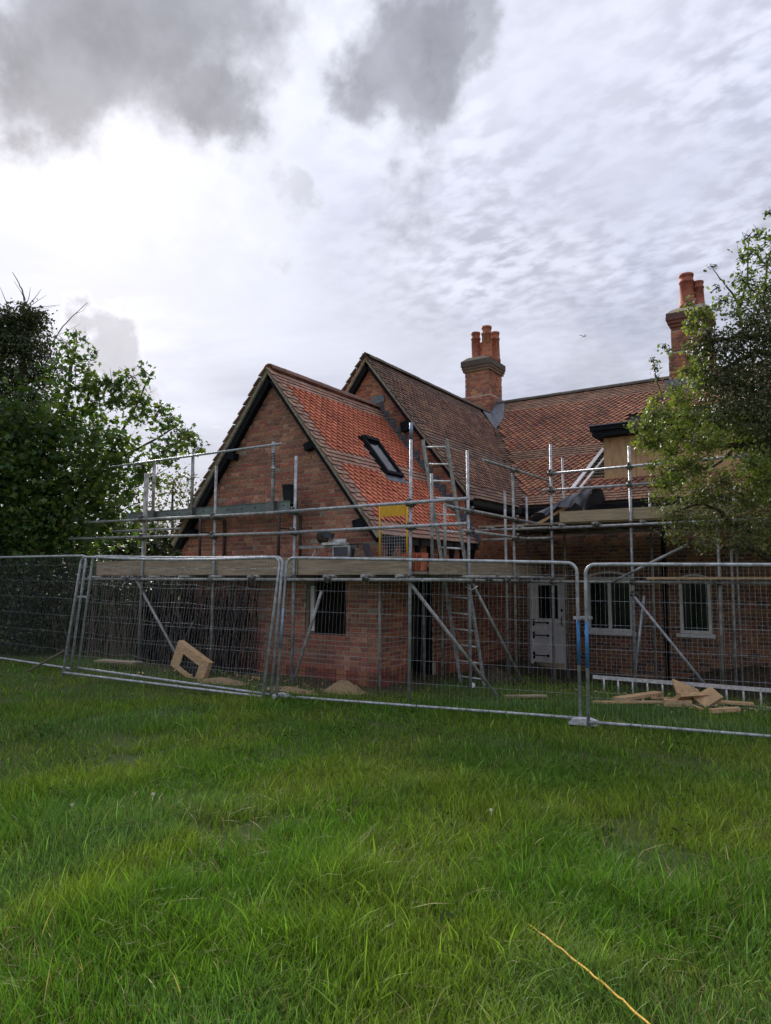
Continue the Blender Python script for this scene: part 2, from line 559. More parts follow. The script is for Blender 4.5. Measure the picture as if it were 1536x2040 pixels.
def brick_mesh(ln, col):
    key = (round(ln, 3), col)
    if key not in _bm:
        _bm[key] = MB().box((0, 0, 0), (ln, 0.03, BH), None, col).mesh('brick', MT['brick'])
    return _bm[key]


def finish_bricks(bricks, root, n_obj=300):
    def score(bk):
        dv = bk[0] - CAMP
        return bk[1] * abs(dv.normalized().dot(bk[3])) / dv.length_squared
    cand = sorted([i for i, bk in enumerate(bricks) if bk[5] and bk[7]], key=lambda i: -score(bricks[i]))[:n_obj]
    chosen = set(cand)
    rest = MB()
    for i, (c, ln, u, n, col, full, par, sh, proud) in enumerate(bricks):
        pos = c + n * (proud - 0.015)
        a = math.atan2(u.y, u.x)
        if i in chosen:
            put('brick', brick_mesh(ln, col), par, pos, (0, 0, a))
        else:
            j = random.uniform(0.88, 1.12)
            rest.box(pos, (ln, 0.03, BH), Matrix.Rotation(a, 3, 'Z'), tuple(x * j for x in col))
    return stuff(rest.build('brick_courses', MT['brick'], root))


def slab(mb, o, u, n, s0, s1, z0, z1, holes=(), th=0.25):
    ss = sorted({s0, s1, *[h[0] for h in holes], *[h[1] for h in holes]})
    zs = sorted({z0, z1, *[h[2] for h in holes], *[h[3] for h in holes]})
    for a, c in zip(ss, ss[1:]):
        for e, f in zip(zs, zs[1:]):
            if any(h[0] <= (a + c) / 2 <= h[1] and h[2] <= (e + f) / 2 <= h[3] for h in holes): continue
            p = o + u * ((a + c) / 2) - n * (th / 2) + V(0, 0, (e + f) / 2)
            mb.box(p, (c - a, th, f - e), Matrix.Rotation(math.atan2(u.y, u.x), 3, 'Z'))
    return mb


def prism(mb, poly, axis_vec, col=None):
    k = len(poly)
    vs = [V(*q) for q in poly] + [V(*q) + V(*axis_vec) for q in poly]
    fs = [tuple(range(k)), tuple(range(2 * k - 1, k - 1, -1))] + [(i, i + k, (i + 1) % k + k, (i + 1) % k) for i in range(k)]
    return mb.add(vs, fs, col)


# ------------------------------------------------------------------ roof tiles
TW, TG = 0.165, 0.10
_tm = {}


def tile_geo(kind):
    w = TW / 2 - 0.005
    t = 0.024
    if kind == 'pointed':
        out = [(-w, 0.080, 0.050), (-0.014, -0.004, 0.062), (0.014, -0.004, 0.062), (w, 0.080, 0.050), (w, 0.2, 0.018), (-w, 0.2, 0.018)]
    else:
        out = [(-w, 0.0, 0.054), (w, 0.0, 0.054), (w, 0.2, 0.018), (-w, 0.2, 0.018)]
    k = len(out)
    low = [(x, y, z - t) for x, y, z in out]
    # the rough lower edges are a separate ring, darkened to paint shade between tiles
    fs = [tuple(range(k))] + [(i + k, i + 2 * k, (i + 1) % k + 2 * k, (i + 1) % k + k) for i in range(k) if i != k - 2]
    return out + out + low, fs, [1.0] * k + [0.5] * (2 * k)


def tiles(O, U, D, N, Lu, Lv, keep, style, parent):
    res = []
    M3 = Matrix((U, -D, N)).transposed()
    for k in range(int(Lv / TG)):
        v = Lv - k * TG
        off = (TW / 2 if k % 2 else 0)
        for j in range(-1, int(Lu / TW) + 1):
            u = j * TW + off + TW / 2
            if u < 0 or u > Lu + TW / 2: continue
            if not keep(u, v): continue
            kind, col = style(u, v)
            res.append((O + U * u + D * v, M3, kind, col, parent))
    return res


def finish_tiles(tl, root, n_obj=300, show=lambda p: True):
    def score(t):
        dv = t[0] - CAMP
        return abs(dv.normalized().dot(t[1].col[2])) / dv.length_squared
    cand = sorted([i for i in range(len(tl)) if show(tl[i][0]) and tl[i][4] is not None], key=lambda i: -score(tl[i]))[:n_obj]
    chosen = set(cand)
    rest = MB()
    for i, (p, m3, kind, col, par) in enumerate(tl):
        tw = Matrix.Rotation(random.uniform(-0.034, 0.034), 3, 'Z') @ Matrix.Rotation(random.uniform(-0.018, 0.022), 3, 'X')
        p = p - m3.col[1] * (random.uniform(0.01, 0.035) if random.random() < 0.03 else random.uniform(-0.004, 0.004))
        m = m3 @ tw
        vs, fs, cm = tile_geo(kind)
        if i in chosen:
            key = (kind, col)
            if key not in _tm:
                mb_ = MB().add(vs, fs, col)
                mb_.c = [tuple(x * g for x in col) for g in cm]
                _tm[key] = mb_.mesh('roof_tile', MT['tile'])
            put('roof_tile', _tm[key], par, p, m.to_euler())
        else:
            j = random.uniform(0.86, 1.14)
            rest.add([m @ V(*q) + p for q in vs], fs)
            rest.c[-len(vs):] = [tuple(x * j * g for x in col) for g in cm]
    return stuff(rest.build('tile_courses', MT['tile'], root))


def ridge_run(a, b_, root, col, step=0.32, r=0.12):
    a, b_ = V(*a), V(*b_)
    n = int((b_ - a).length / step)
    dv = (b_ - a) / n
    ax = dv.normalized()
    sd = ax.cross(V(0, 0, 1))
    for i in range(n):
        mb = MB()
        vs, fs = [], []
        rr = r * random.uniform(0.97, 1.04)
        for e, q in ((0, a + dv * i + ax * 0.004), (1, a + dv * (i + 1) - ax * 0.004)):
            for ring in (rr, rr - 0.018):
                for k in range(7):
                    an = math.pi * k / 6
                    vs.append(q + sd * (math.cos(an) * ring) + V(0, 0, math.sin(an) * ring * 0.85 - 0.02))
        for k in range(6):
            fs += [(k, k + 1, 14 + k + 1, 14 + k), (7 + k + 1, 7 + k, 21 + k, 21 + k + 1), (k, 7 + k, 8 + k, k + 1), (14 + k, 15 + k, 22 + k, 21 + k)]
        j = random.uniform(0.8, 1.15)
        mb.add(vs, fs, tuple(c * j for c in col))
        mb.build('ridge_tile', MT['tile'], root)


UX, UY, UZ = V(1, 0, 0), V(0, 1, 0), V(0, 0, 1)

# ================================================================== the new front wing
EXT = thing('house_extension', 'brick gabled front wing with bright orange red tile roof and skylight', 'house', (-8.43, 10.9, 0.05))
EX0, EX1, EY0, EY1 = -10.73, -6.13, 9.25, 12.6
ERX, ERZ, ESL = -8.43, 5.47, 1.28
win = (-7.64, -6.79, 0.81, 1.80)
dor = (10.15, 10.91, -0.3, 1.95)
mb = MB()
slab(mb, V(0, EY0, 0), UX, -UY, EX0, EX1, -0.3, 2.5, [win])
hw = (EX1 - EX0) / 2
zt = ERZ - 0.06
prism(mb, [(EX0, EY0, 2.5), (EX1, EY0, 2.5), (ERX + (zt - 2.5) / ESL - 0.02, EY0, 2.5), (ERX, EY0, zt), (ERX - (zt - 2.5) / ESL + 0.02, EY0, 2.5)], (0, 0.25, 0))
front = mb.build('front_wall', MT['mortar'], EXT)
mb = MB()
slab(mb, V(EX1, 0, 0), UY, UX, EY0 + 0.251, EY1 - 0.003, -0.4, 2.4, [dor])
side = mb.build('side_wall', MT['mortar'], EXT)
mb = MB()
slab(mb, V(EX0 + 0.25, 0, 0), UY, UX, EY0 + 0.251, EY1 - 0.003, -0.3, 2.4)
mb.build('far_wall', MT['mortar'], EXT)
MB().bx(EX0 + 0.26, EX1 - 0.26, EY0 + 0.26, EY1 - 0.01, -0.2, -0.05).build('floor', MT['dark'], EXT)
# plinth course
mb = MB()
for i in range(22):
    x0 = EX0 + i * 0.2095
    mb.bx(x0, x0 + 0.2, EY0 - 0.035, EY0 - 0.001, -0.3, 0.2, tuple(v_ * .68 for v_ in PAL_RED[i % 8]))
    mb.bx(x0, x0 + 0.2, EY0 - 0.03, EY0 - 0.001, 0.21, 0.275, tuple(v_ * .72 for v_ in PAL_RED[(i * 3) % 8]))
for i in range(15):
    y0 = EY0 + 0.01 + i * 0.2233
    if dor[0] - 0.2 < y0 < dor[1] + 0.0: continue
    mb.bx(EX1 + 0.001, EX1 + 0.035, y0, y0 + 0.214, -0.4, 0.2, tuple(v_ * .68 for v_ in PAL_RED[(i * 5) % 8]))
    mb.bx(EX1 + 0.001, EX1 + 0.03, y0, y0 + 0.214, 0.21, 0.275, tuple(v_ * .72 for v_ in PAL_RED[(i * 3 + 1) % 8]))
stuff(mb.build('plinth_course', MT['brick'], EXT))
bk = []
def span_e(z):
    if z < 2.5: return (EX0, EX1)
    h = (ERZ - 0.1 - z) / ESL
    return (ERX - h, ERX + h) if h > 0 else (0, 0)
lay(bk, V(0, EY0, 0), UX, -UY, 0.28, ERZ - 0.15, span_e, [win], PAL_NEW, front, lambda s, z: (z > 2.12 or z < 1.5) and s > -9.9, pale=lambda s, z: 0.5 if (s > -6.9 and 1.95 < z < 2.35) else 0.03)
lay(bk, V(EX1, 0, 0), UY, UX, 0.28, 2.4, lambda z: (EY0, EY1), [dor], PAL_RED, side, lambda s, z: False)
finish_bricks(bk, EXT, 300)
# window opening: dark reveal with a loose upright board
MB().bx(-7.60, -7.52, 9.33, 9.36, 0.86, 1.62).build('loose_board', MT['cream'], EXT)
MB().bx(-7.64, -6.79, 9.24, 9.42, 0.79, 0.815, PAL_NEW[1]).build('window_sill', MT['brick'], EXT)

# black strips added over the side doorway's reveals to paint in its shade
ln_ = MB()
ln_.bx(EX1 - 0.27, EX1 - 0.004, dor[0] + 0.001, dor[0] + 0.02, -0.3, 1.94)
ln_.bx(EX1 - 0.27, EX1 - 0.004, dor[1] - 0.02, dor[1] - 0.001, -0.3, 1.94)
ln_.build('reveal_shade', MT['black'], EXT)
# roof planes
def roof_slab(name, root, y0, y1, rx, rz, sl, run, sgn):
    a = (rx, y0, rz); c = (rx + sgn * run, y0, rz - sl * run)
    poly = [a, c, (c[0], y0, c[2] - 0.10), (rx, y0, rz - 0.10)]
    return prism(MB(), poly, (0, y1 - y0, 0)).build(name, MT['dark'], root)


VY = 9.10
rs = roof_slab('roof', EXT, VY + 0.03, EY1 - 0.002, ERX, ERZ, ESL, 2.40, 1)
rs2 = roof_slab('roof', EXT, VY + 0.03, EY1 - 0.002, ERX, ERZ, ESL, 2.40, -1)
q = math.hypot(1, ESL)
RED = [(0.60, 0.175, 0.095), (0.63, 0.195, 0.105), (0.57, 0.16, 0.09), (0.64, 0.205, 0.115), (0.60, 0.185, 0.10), (0.55, 0.155, 0.09)]
PLN = [(0.43, 0.245, 0.18), (0.39, 0.225, 0.17), (0.46, 0.28, 0.205), (0.42, 0.215, 0.155), (0.36, 0.23, 0.18)]
SKY_U, SKY_V = (1.55, 2.12), (1.40, 2.37)
def style_e(u, v):
    su, sv = SKY_U, SKY_V
    step_ = 0.18 + (0.08 if int(v / TG) % 2 else 0)
    if v < 0.46 or 2.05 < v < 2.33 or v > 3.62 or u < step_ or u > 3.34 or (su[0] - 0.12 < u < su[1] + 0.14 and sv[0] + 0.35 < v < sv[1] + 0.22):
        return 'plain', random.choice(PLN)
    return 'pointed', random.choice(RED)
def keep_e(u, v):
    return not (SKY_U[0] < u < SKY_U[1] and SKY_V[0] < v < SKY_V[1] + 0.06) and v > 0.09
tl = tiles(V(ERX, VY, ERZ), UY, V(1, 0, -ESL) / q, V(ESL, 0, 1) / q, EY1 - VY - 0.08, 2.40 * q, keep_e, style_e, rs)
tl += tiles(V(ERX, EY1 - 0.05, ERZ), -UY, V(-1, 0, -ESL) / q, V(-ESL, 0, 1) / q, EY1 - VY - 0.08, 2.40 * q, lambda u, v: v > 0.09, lambda u, v: ('plain', random.choice(PLN)), None)
finish_tiles(tl, EXT, 300)
ridge_run((ERX, VY - 0.01, ERZ + 0.02), (ERX, EY1 - 0.03, ERZ + 0.02), EXT, (0.26, 0.15, 0.12))
# verge mortar, barge boards, black purlin ends and eaves brackets
def verge(root, rx, rz, sl, run, y, sgn, wall_y):
    bh = 0.115 if sgn < 0 else 0.075
    a = V(rx, y, rz); c = V(rx + sgn * run, y, rz - sl * run)
    nrm = V(sgn * sl, 0, 1).normalized()
    m1 = MB()
    n = 16
    for i in range(n):
        p0 = a.lerp(c, i / n) + nrm * 0.002; p1 = a.lerp(c, (i + 1) / n) + nrm * 0.002
        jj = random.uniform(-0.006, 0.006)
        m1.beam(p0 + V(0, jj, 0) - nrm * 0.012, p1 + V(0, jj, 0) - nrm * 0.012, 0.07, 0.075 + jj, nrm)
    m1.build('verge_mortar', MT['verge'], root)
    MB().beam(a + V(0, 0.025, 0) - nrm * (0.05 + bh / 2), c + V(0, 0.025, 0) - nrm * (0.05 + bh / 2), 0.035, bh, nrm).build('barge_board', MT['black'], root)
    yy = (y + 0.045 + wall_y - 0.002) / 2
    MB().beam(V(a.x, yy, a.z) - nrm * 0.135, V(c.x, yy, c.z) - nrm * 0.135, wall_y - y - 0.05, 0.02, nrm).build('soffit', MT['black'], root)


for s in (1, -1):
    verge(EXT, ERX, ERZ, ESL, 2.40, VY, s, EY0)
    MB().box((ERX + s * 0.93, EY0 - 0.075, 3.99), (0.20, 0.146, 0.13), Matrix.Rotation(-s * 0.25, 3, 'Y')).build('purlin_end', MT['black'], EXT)
    MB().box((ERX + s * 1.97, EY0 - 0.075, 2.62), (0.22, 0.146, 0.14), Matrix.Rotation(-s * 0.2, 3, 'Y')).build('purlin_end', MT['black'], EXT)
for i in range(8):
    y = EY0 + 0.2 + i * 0.42
    mb = MB()
    prism(mb, [(EX1 + 0.012, y, 2.42), (EX1 + 0.012, y, 2.02), (EX1 + 0.05, y, 2.02), (EX1 + 0.12, y, 2.34), (EX1 + 0.12, y, 2.42)], (0, 0.07, 0))
    mb.build('eaves_bracket', MT['black'], EXT)
MB().bx(EX1 + 0.005, EX1 + 0.115, EY0 + 0.01, EY1 - 0.02, 2.425, 2.45).build('eaves_board', MT['verge'], EXT)
# skylight
fm = Matrix((UY, -V(1, 0, -ESL) / q, V(ESL, 0, 1) / q)).transposed()
def on_roof(u, v, h): return V(ERX, VY, ERZ) + UY * u + V(1, 0, -ESL) / q * v + V(ESL, 0, 1) / q * h
cu, cv = sum(SKY_U) / 2, sum(SKY_V) / 2
wu, wv = SKY_U[1] - SKY_U[0], SKY_V[1] - SKY_V[0]
sk = MB()
for sx in (-1, 1):
    sk.box(on_roof(cu + sx * (wu / 2 - 0.035), cv, 0.06), (0.07, wv, 0.12), fm)
sk.box(on_roof(cu, SKY_V[0] + 0.05, 0.075), (wu - 0.141, 0.10, 0.15), fm)
sk.box(on_roof(cu, SKY_V[1] - 0.035, 0.06), (wu - 0.141, 0.07, 0.12), fm)
skf = sk.build('skylight', MT['black'], EXT)
MB().box(on_roof(cu, cv, 0.085), (wu - 0.142, wv - 0.16, 0.012), fm).build('pane', MT['glass'], skf)
MB().box(on_roof(cu, SKY_V[1] + 0.06, 0.05), (wu + 0.06, 0.16, 0.01), fm).build('apron', MT['lead'], skf)
# stepped lead where the new roof meets the old gable
for i in range(16):
    x0 = ERX + 0.02 + i * 0.152
    zr = ERZ - ESL * (i * 0.152 + 0.02)
    h = 0.15 + random.uniform(-0.02, 0.03)
    mb = MB()
    mb.bx(x0, x0 + 0.149, EY1 - 0.030 - 0.002 * (i % 2), EY1 - 0.012, zr - 0.14, zr + h)
    mb.build('lead_flashing', MT['leadd'], EXT)
MB().beam(V(ERX, EY1 - 0.06, ERZ + 0.055), V(ERX + 2.38, EY1 - 0.06, ERZ + 0.055 - ESL * 2.38), 0.12, 0.012, V(ESL, 0, 1)).build('lead_soaker', MT['leadd'], EXT)
MB().box((ERX + 0.03, EY1 - 0.03, ERZ + 0.2), (0.34, 0.02, 0.16)).build('lead_saddle', MT['lead'], EXT)

# ================================================================== the old house behind
OLD = thing('farmhouse', 'old brick house with weathered brown tile roofs and two tall chimneys', 'house', (-4.5, 15.5, -0.2))
CRX, CRZ, CSL, CRUN = -8.63, 6.62, 1.285, 2.58
CX0, CX1, CY = -10.96, -6.30, 12.6
MY, MRY, MRZ, MSL, MEY = 15.10, 19.40, 7.02, 0.82, 14.93
MX1 = 3.2
mb = MB()
slab(mb, V(0, CY, 0), UX, -UY, CX0, CX1, -0.3, 3.4)
zt = CRZ - 0.06
prism(mb, [(CX0, CY, 3.4), (CX1, CY, 3.4), (CRX + (zt - 3.4) / CSL - 0.02, CY, 3.4), (CRX, CY, zt), (CRX - (zt - 3.4) / CSL + 0.02, CY, 3.4)], (0, 0.25, 0))
cgab = mb.build('gable_wall', MT['mortar'], OLD)
cside = slab(MB(), V(CX1, 0, 0), UY, UX, CY + 0.251, MY - 0.002, -0.6, 3.45).build('side_wall', MT['mortar'], OLD)
cfar = slab(MB(), V(CX0 + 0.25, 0, 0), UY, UX, CY + 0.251, MY + 8.6, -0.6, 3.45).build('side_wall', MT['mortar'], OLD)
DOOR = (-5.97, -5.13, -0.22, 1.78)
W1 = (-4.66, -3.71, 0.64, 1.76)
W2 = (-2.80, -2.22, 0.66, 1.70)
mfront = slab(MB(), V(0, MY, 0), UX, -UY, CX1 - 0.25, MX1, -0.7, 3.42, [DOOR, W1, W2]).build('front_wall', MT['mortar'], OLD)
mb = MB()
slab(mb, V(MX1, 0, 0), UY, UX, MY + 0.251, MY + 8.6, -0.7, 3.42)
prism(mb, [(MX1, MY, 3.42), (MX1, MRY * 2 - MY, 3.42), (MX1, MRY, MRZ - 0.15)], (-0.25, 0, 0))
mb.build('end_wall', MT['mortar'], OLD)
mb = MB()
slab(mb, V(0, MY + 8.6, 0), UX, UY, CX0, MX1, -0.7, 3.42)
mb.build('rear_wall', MT['mortar'], OLD)
MB().bx(CX0 + 0.3, MX1 - 0.3, MY + 0.3, MY + 8.3, -0.75, -0.25).build('floor', MT['dark'], OLD)
MB().bx(CX1 - 0.2, MX1 - 0.3, MY + 1.8, MY + 1.9, -0.25, 3.0).build('room_wall', MT['dark'], OLD)

bk = []
def span_c(z):
    h = (CRZ - 0.1 - z) / CSL
    s0, s1 = (CX0, CX1) if z < 3.4 else (CRX - h, CRX + h)
    # only what stands clear of the front wing's roof
    return (max(s0, -10.2), s1) if z > 2.0 else (EX1 - 0.3, s1)
lay(bk, V(0, CY, 0), UX, -UY, 2.2, CRZ - 0.15, span_c, (), PAL_RED, cgab, lambda s, z: z > ERZ - ESL * abs(s - ERX) + 0.3)
bk = [t for t in bk if t[0].z > ERZ - ESL * abs(t[0].x - ERX) - 0.1]
lay(bk, V(CX1, 0, 0), UY, UX, -0.4, 3.4, lambda z: (CY, MY), (), PAL_RED, cside, lambda s, z: z > 2.1)
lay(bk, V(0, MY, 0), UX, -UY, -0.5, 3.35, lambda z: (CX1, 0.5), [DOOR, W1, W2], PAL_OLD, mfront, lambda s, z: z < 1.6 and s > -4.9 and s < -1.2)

# chimneys -----------------------------------------------------------
def chimney(name, x0, x1, y0, y1, zb, zp, zs, zc, pots, pal):
    core = MB()
    core.bx(x0 - 0.02, x1 + 0.02, y0 - 0.02, y1 + 0.02, zb, zp)
    core.bx(x0 + 0.045, x1 - 0.045, y0 + 0.045, y1 - 0.045, zp, zs)
    ch = core.build('chimney', MT['mortar'], OLD)
    w, dp = x1 - x0, y1 - y0
    lay(bk, V(0, y0 - 0.02, 0), UX, -UY, zb, zp, lambda z: (x0 - .02, x1 + .02), (), pal, ch, lambda s, z: False)
    lay(bk, V(x1 + 0.02, 0, 0), UY, UX, zb, zp, lambda z: (y0 - .02, y1 + .02), (), pal, ch, lambda s, z: False)
    lay(bk, V(0, y0 + 0.045, 0), UX, -UY, zp + 0.02, zs, lambda z: (x0 + .045, x1 - .045), (), pal, ch, lambda s, z: False)
    lay(bk, V(x1 - 0.045, 0, 0), UY, UX, zp + 0.02, zs, lambda z: (y0 + .045, y1 - .045), (), pal, ch, lambda s, z: False)
    return ch


ch = chimney('chimney', -9.50, -8.62, 18.95, 19.98, 5.8, 7.27, 8.05, 8.42, None, PAL_RED)
c1 = V(-9.06, 19.465, 0)
mb = MB()
mb.box(c1 + V(0, 0, 8.09), (0.90, 1.05, 0.075), None, (0.27, 0.17, 0.12))
mb.box(c1 + V(0, 0, 8.17), (0.95, 1.10, 0.080), None, (0.20, 0.13, 0.10))
mb.box(c1 + V(0, 0, 8.30), (0.99, 1.14, 0.170), None, (0.14, 0.11, 0.095))
mb.build('chimney_cap', MT['brick'], ch)
fl = MB()
prism(fl, [(-9.56, 18.9, 8.386), (-8.56, 18.9, 8.386), (-8.8, 18.9, 8.47), (-9.32, 18.9, 8.47)], (0, 1.13, 0))
fl.build('flaunching', MT['verge'], ch)
def pot(c, r, h, col, ch_):
    prof = [(r * 1.1, 0), (r * 1.12, h * 0.10), (r * 1.0, h * 0.12), (r * 0.88, h * 0.74), (r * 1.0, h * 0.75), (r * 1.0, h * 0.80), (r * 0.86, h * 0.815), (r * 0.88, h * 0.93), (r * 0.97, h * 0.94), (r * 0.97, h), (r * 0.72, h), (r * 0.70, h * 0.85)]
    MB().lathe(prof, c, 18, col).build('chimney_pot', MT['pot'], ch_, True)
pot((-8.82, 19.22, 8.44), 0.165, 1.02, (0.40, 0.155, 0.085), ch)
pot((-9.19, 19.22, 8.44), 0.150, 0.90, (0.33, 0.115, 0.08), ch)
pot((-8.76, 19.70, 8.44), 0.150, 0.97, (0.37, 0.14, 0.08), ch)
pot((-9.22, 19.75, 8.44), 0.140, 0.72, (0.30, 0.12, 0.08), ch)
# lead saddle in the angle below the chimney
mb = MB()
zc_ = lambda x: CRZ0 - 1.285 * (x - CRX0)
CRX0, CRZ0 = -8.63, 6.62
zm_ = lambda y: 7.02 - 0.82 * (19.40 - y)
nc_, nm_ = V(1.285, 0, 1).normalized(), V(0, -0.82, 1).normalized()
P2 = V(-8.06, 19.40 - (7.02 - zc_(-8.06)) / 0.82, zc_(-8.06))
C_ = V(-8.61, 18.94, 6.64)
P1 = V(-8.60, 18.25, zc_(-8.60))
mid = (nc_ + nm_).normalized()
L_ = [P1 + nc_ * .065, P2 + mid * .075, C_ + mid * .075]
mb.add(L_, [(0, 1, 2)])
M_ = [C_ + mid * .075, P2 + mid * .075, V(-8.0, 18.55, zm_(18.55)) + nm_ * .065, V(-8.30, 19.34, zm_(19.34)) + nm_ * .065, V(-8.597, 19.34, zm_(19.34)) + nm_ * .065]
mb.add(M_, [(0, 1, 2, 3, 4)])
mb.build('lead_saddle', MT['lead'], OLD)
for i in range(4):
    MB().bx(-8.597 + 0.001, -8.585, 19.0 + i * 0.19, 19.17 + i * 0.19, 6.68 + i * 0.14, 6.86 + i * 0.15).build('lead_flashing', MT['lead'], OLD)

ch2 = chimney('chimney', -3.50, -2.55, 18.85, 19.75, 5.8, 7.58, 8.17, 8.5, None, PAL_RED)
c2 = V(-3.02, 19.3, 0)
mb = MB()
for z_, w_, h_, c_ in ((8.20, 0.84, 0.08, (0.27, 0.11, 0.08)), (8.285, 0.92, 0.08, (0.25, 0.10, 0.075)), (8.37, 1.00, 0.08, (0.22, 0.095, 0.075)), (8.46, 1.06, 0.09, (0.17, 0.085, 0.07)), (8.555, 1.04, 0.09, (0.14, 0.085, 0.07))):
    mb.box(c2 + V(0, 0, z_), (w_, w_, h_), None, c_)
mb.build('chimney_cap', MT['brick'], ch2)
fl = MB()
fl.lathe([(0.74, 8.60), (0.70, 8.63), (0.56, 8.72), (0.42, 8.78), (0.40, 8.785)], c2, 4)
fl.build('flaunching', MT['verge'], ch2)
pot((-3.06, 19.10, 8.74), 0.19, 0.92, (0.36, 0.115, 0.075), ch2)
pot((-2.80, 19.24, 8.74), 0.14, 0.72, (0.33, 0.11, 0.075), ch2)
pot((-2.95, 19.55, 8.74), 0.15, 0.75, (0.33, 0.12, 0.08), ch2)
MB().bx(-3.62, -2.45, 18.80, 18.835, 6.55, 6.85).build('lead_flashing', MT['lead'], OLD)
MB().beam(V(-3.64, 18.74, 6.53), V(-2.43, 18.74, 6.53), 0.3, 0.012, V(0, -MSL, 1)).build('lead_apron', MT['lead'], OLD)
finish_bricks(bk, OLD, 300)

# roofs --------------------------------------------------------------
CVY = 12.45
crs = roof_slab('roof', OLD, CVY + 0.03, 19.0, CRX, CRZ, CSL, CRUN, 1)
crs2 = roof_slab('roof', OLD, CVY + 0.03, 19.0, CRX, CRZ, CSL, CRUN, -1)
def main_slab(sg):
    run = (MRY - MEY)
    poly = [(-8.9 if sg > 0 else -11.1, MRY, MRZ), (-8.9 if sg > 0 else -11.1, MRY - sg * run, MRZ - MSL * run), (-8.9 if sg > 0 else -11.1, MRY - sg * run, MRZ - MSL * run - 0.1), (-8.9 if sg > 0 else -11.1, MRY, MRZ - 0.1)]
    return prism(MB(), poly, (MX1 + 0.15 - poly[0][0], 0, 0)).build('roof', MT['dark'], OLD)
# front slope: cut along the valley so that it does not run through the cross wing
def valley_x(z): return CRX + (CRZ - z) / CSL
run = MRY - MEY
zE = MRZ - MSL * run
XE, XR = valley_x(zE), valley_x(CRZ)
mb = MB()
yV = MRY - (MRZ - CRZ) / MSL
top = [(XE, MEY, zE), (MX1 + 0.15, MEY, zE), (MX1 + 0.15, MRY, MRZ), (-11.1, MRY, MRZ), (-11.1, yV, CRZ), (XR, yV, CRZ)]
k = len(top)
mb.add([V(*v) for v in top] + [V(*v) - V(0, 0, 0.12) for v in top], [tuple(range(k)), tuple(range(2 * k - 1, k - 1, -1))] + [(i, i + k, (i + 1) % k + k, (i + 1) % k) for i in range(k)])
mrs = mb.build('roof', MT['dark'], OLD)
main_slab(-1)
CPL = [(0.198, 0.123, 0.091), (0.243, 0.147, 0.106), (0.161, 0.105, 0.081), (0.27, 0.176, 0.121), (0.22, 0.141, 0.113)]
CPO = [(0.261, 0.137, 0.098), (0.215, 0.119, 0.087), (0.307, 0.16, 0.107), (0.189, 0.113, 0.087), (0.339, 0.196, 0.123)]
qc = math.hypot(1, CSL)
def keep_c(u, v):
    z = CRZ - CSL * v / qc
    y = CVY + u
    return y < MRY - (MRZ - z) / MSL - 0.10 and v > 0.09 and not (y > 18.1 and v < 0.5)
def style_c(u, v):
    if v < 0.55 or 2.32 < v < 2.75 or v > 3.88 or u < 0.16: return 'plain', random.choice(CPL)
    return 'pointed', random.choice(CPO)
tl = tiles(V(CRX, CVY, CRZ), UY, V(1, 0, -CSL) / qc, V(CSL, 0, 1) / qc, 6.9, CRUN * qc, keep_c, style_c, crs)
tl += tiles(V(CRX, 19.0, CRZ), -UY, V(-1, 0, -CSL) / qc, V(-CSL, 0, 1) / qc, 19.0 - CVY, CRUN * qc, lambda u, v: v > 0.09 and u > 4.0, lambda u, v: ('plain', random.choice(CPL)), None)
MPO = [(0.364, 0.153, 0.098), (0.422, 0.18, 0.109), (0.306, 0.14, 0.098), (0.466, 0.199, 0.114), (0.342, 0.172, 0.114), (0.262, 0.133, 0.098)]
MOR = [(0.40, 0.19, 0.105), (0.36, 0.155, 0.09), (0.44, 0.23, 0.13), (0.33, 0.12, 0.085)]
MPL = [(0.291, 0.168, 0.114), (0.336, 0.189, 0.128), (0.258, 0.153, 0.106), (0.358, 0.214, 0.141)]
qm = math.hypot(1, MSL)
MX0 = -9.2
def keep_m(u, v):
    x = MX0 + u
    z = MRZ - MSL * v / qm
    y = MRY - v / qm
    if x < valley_x(z) + 0.16 or v < 0.09: return False
    if -4.34 < x < -1.4 and 15.62 < y < 17.9: return False
    if -4.80 < x <= -4.34 and 15.55 < y < 16.62: return False
    if -3.6 < x < -2.45 and y > 18.8: return False
    return x < MX1 + 0.1
def style_m(u, v):
    x = MX0 + u
    if v < 0.78 or 3.23 < v < 3.72 or v > 5.45: return 'plain', random.choice(MPL)
    w = max(0.0, 1 - math.hypot((x + 6.2) / 1.6, (v - 3.9) / 1.4))
    if random.random() < 0.12 + 0.8 * w: return 'pointed', random.choice(MOR)
    return 'pointed', random.choice(MPO)
tm = tiles(V(MX0, MRY, MRZ), UX, V(0, -1, -MSL) / qm, V(0, -MSL, 1) / qm, MX1 - MX0 + 0.1, (MRY - MEY) * qm, keep_m, style_m, mrs)
finish_tiles(tl + tm, OLD, 300, lambda p: p.z > 3.45 and p.x < -3.9 and p.y > 12.6)
ridge_run((CRX, CVY - 0.01, CRZ + 0.02), (CRX, 18.9, CRZ + 0.02), OLD, (0.15, 0.125, 0.10))
ridge_run((-8.6, MRY, MRZ + 0.02), (-3.5, MRY, MRZ + 0.02), OLD, (0.13, 0.11, 0.095))
ridge_run((-2.5, MRY, MRZ + 0.02), (MX1, MRY, MRZ + 0.02), OLD, (0.13, 0.11, 0.095))
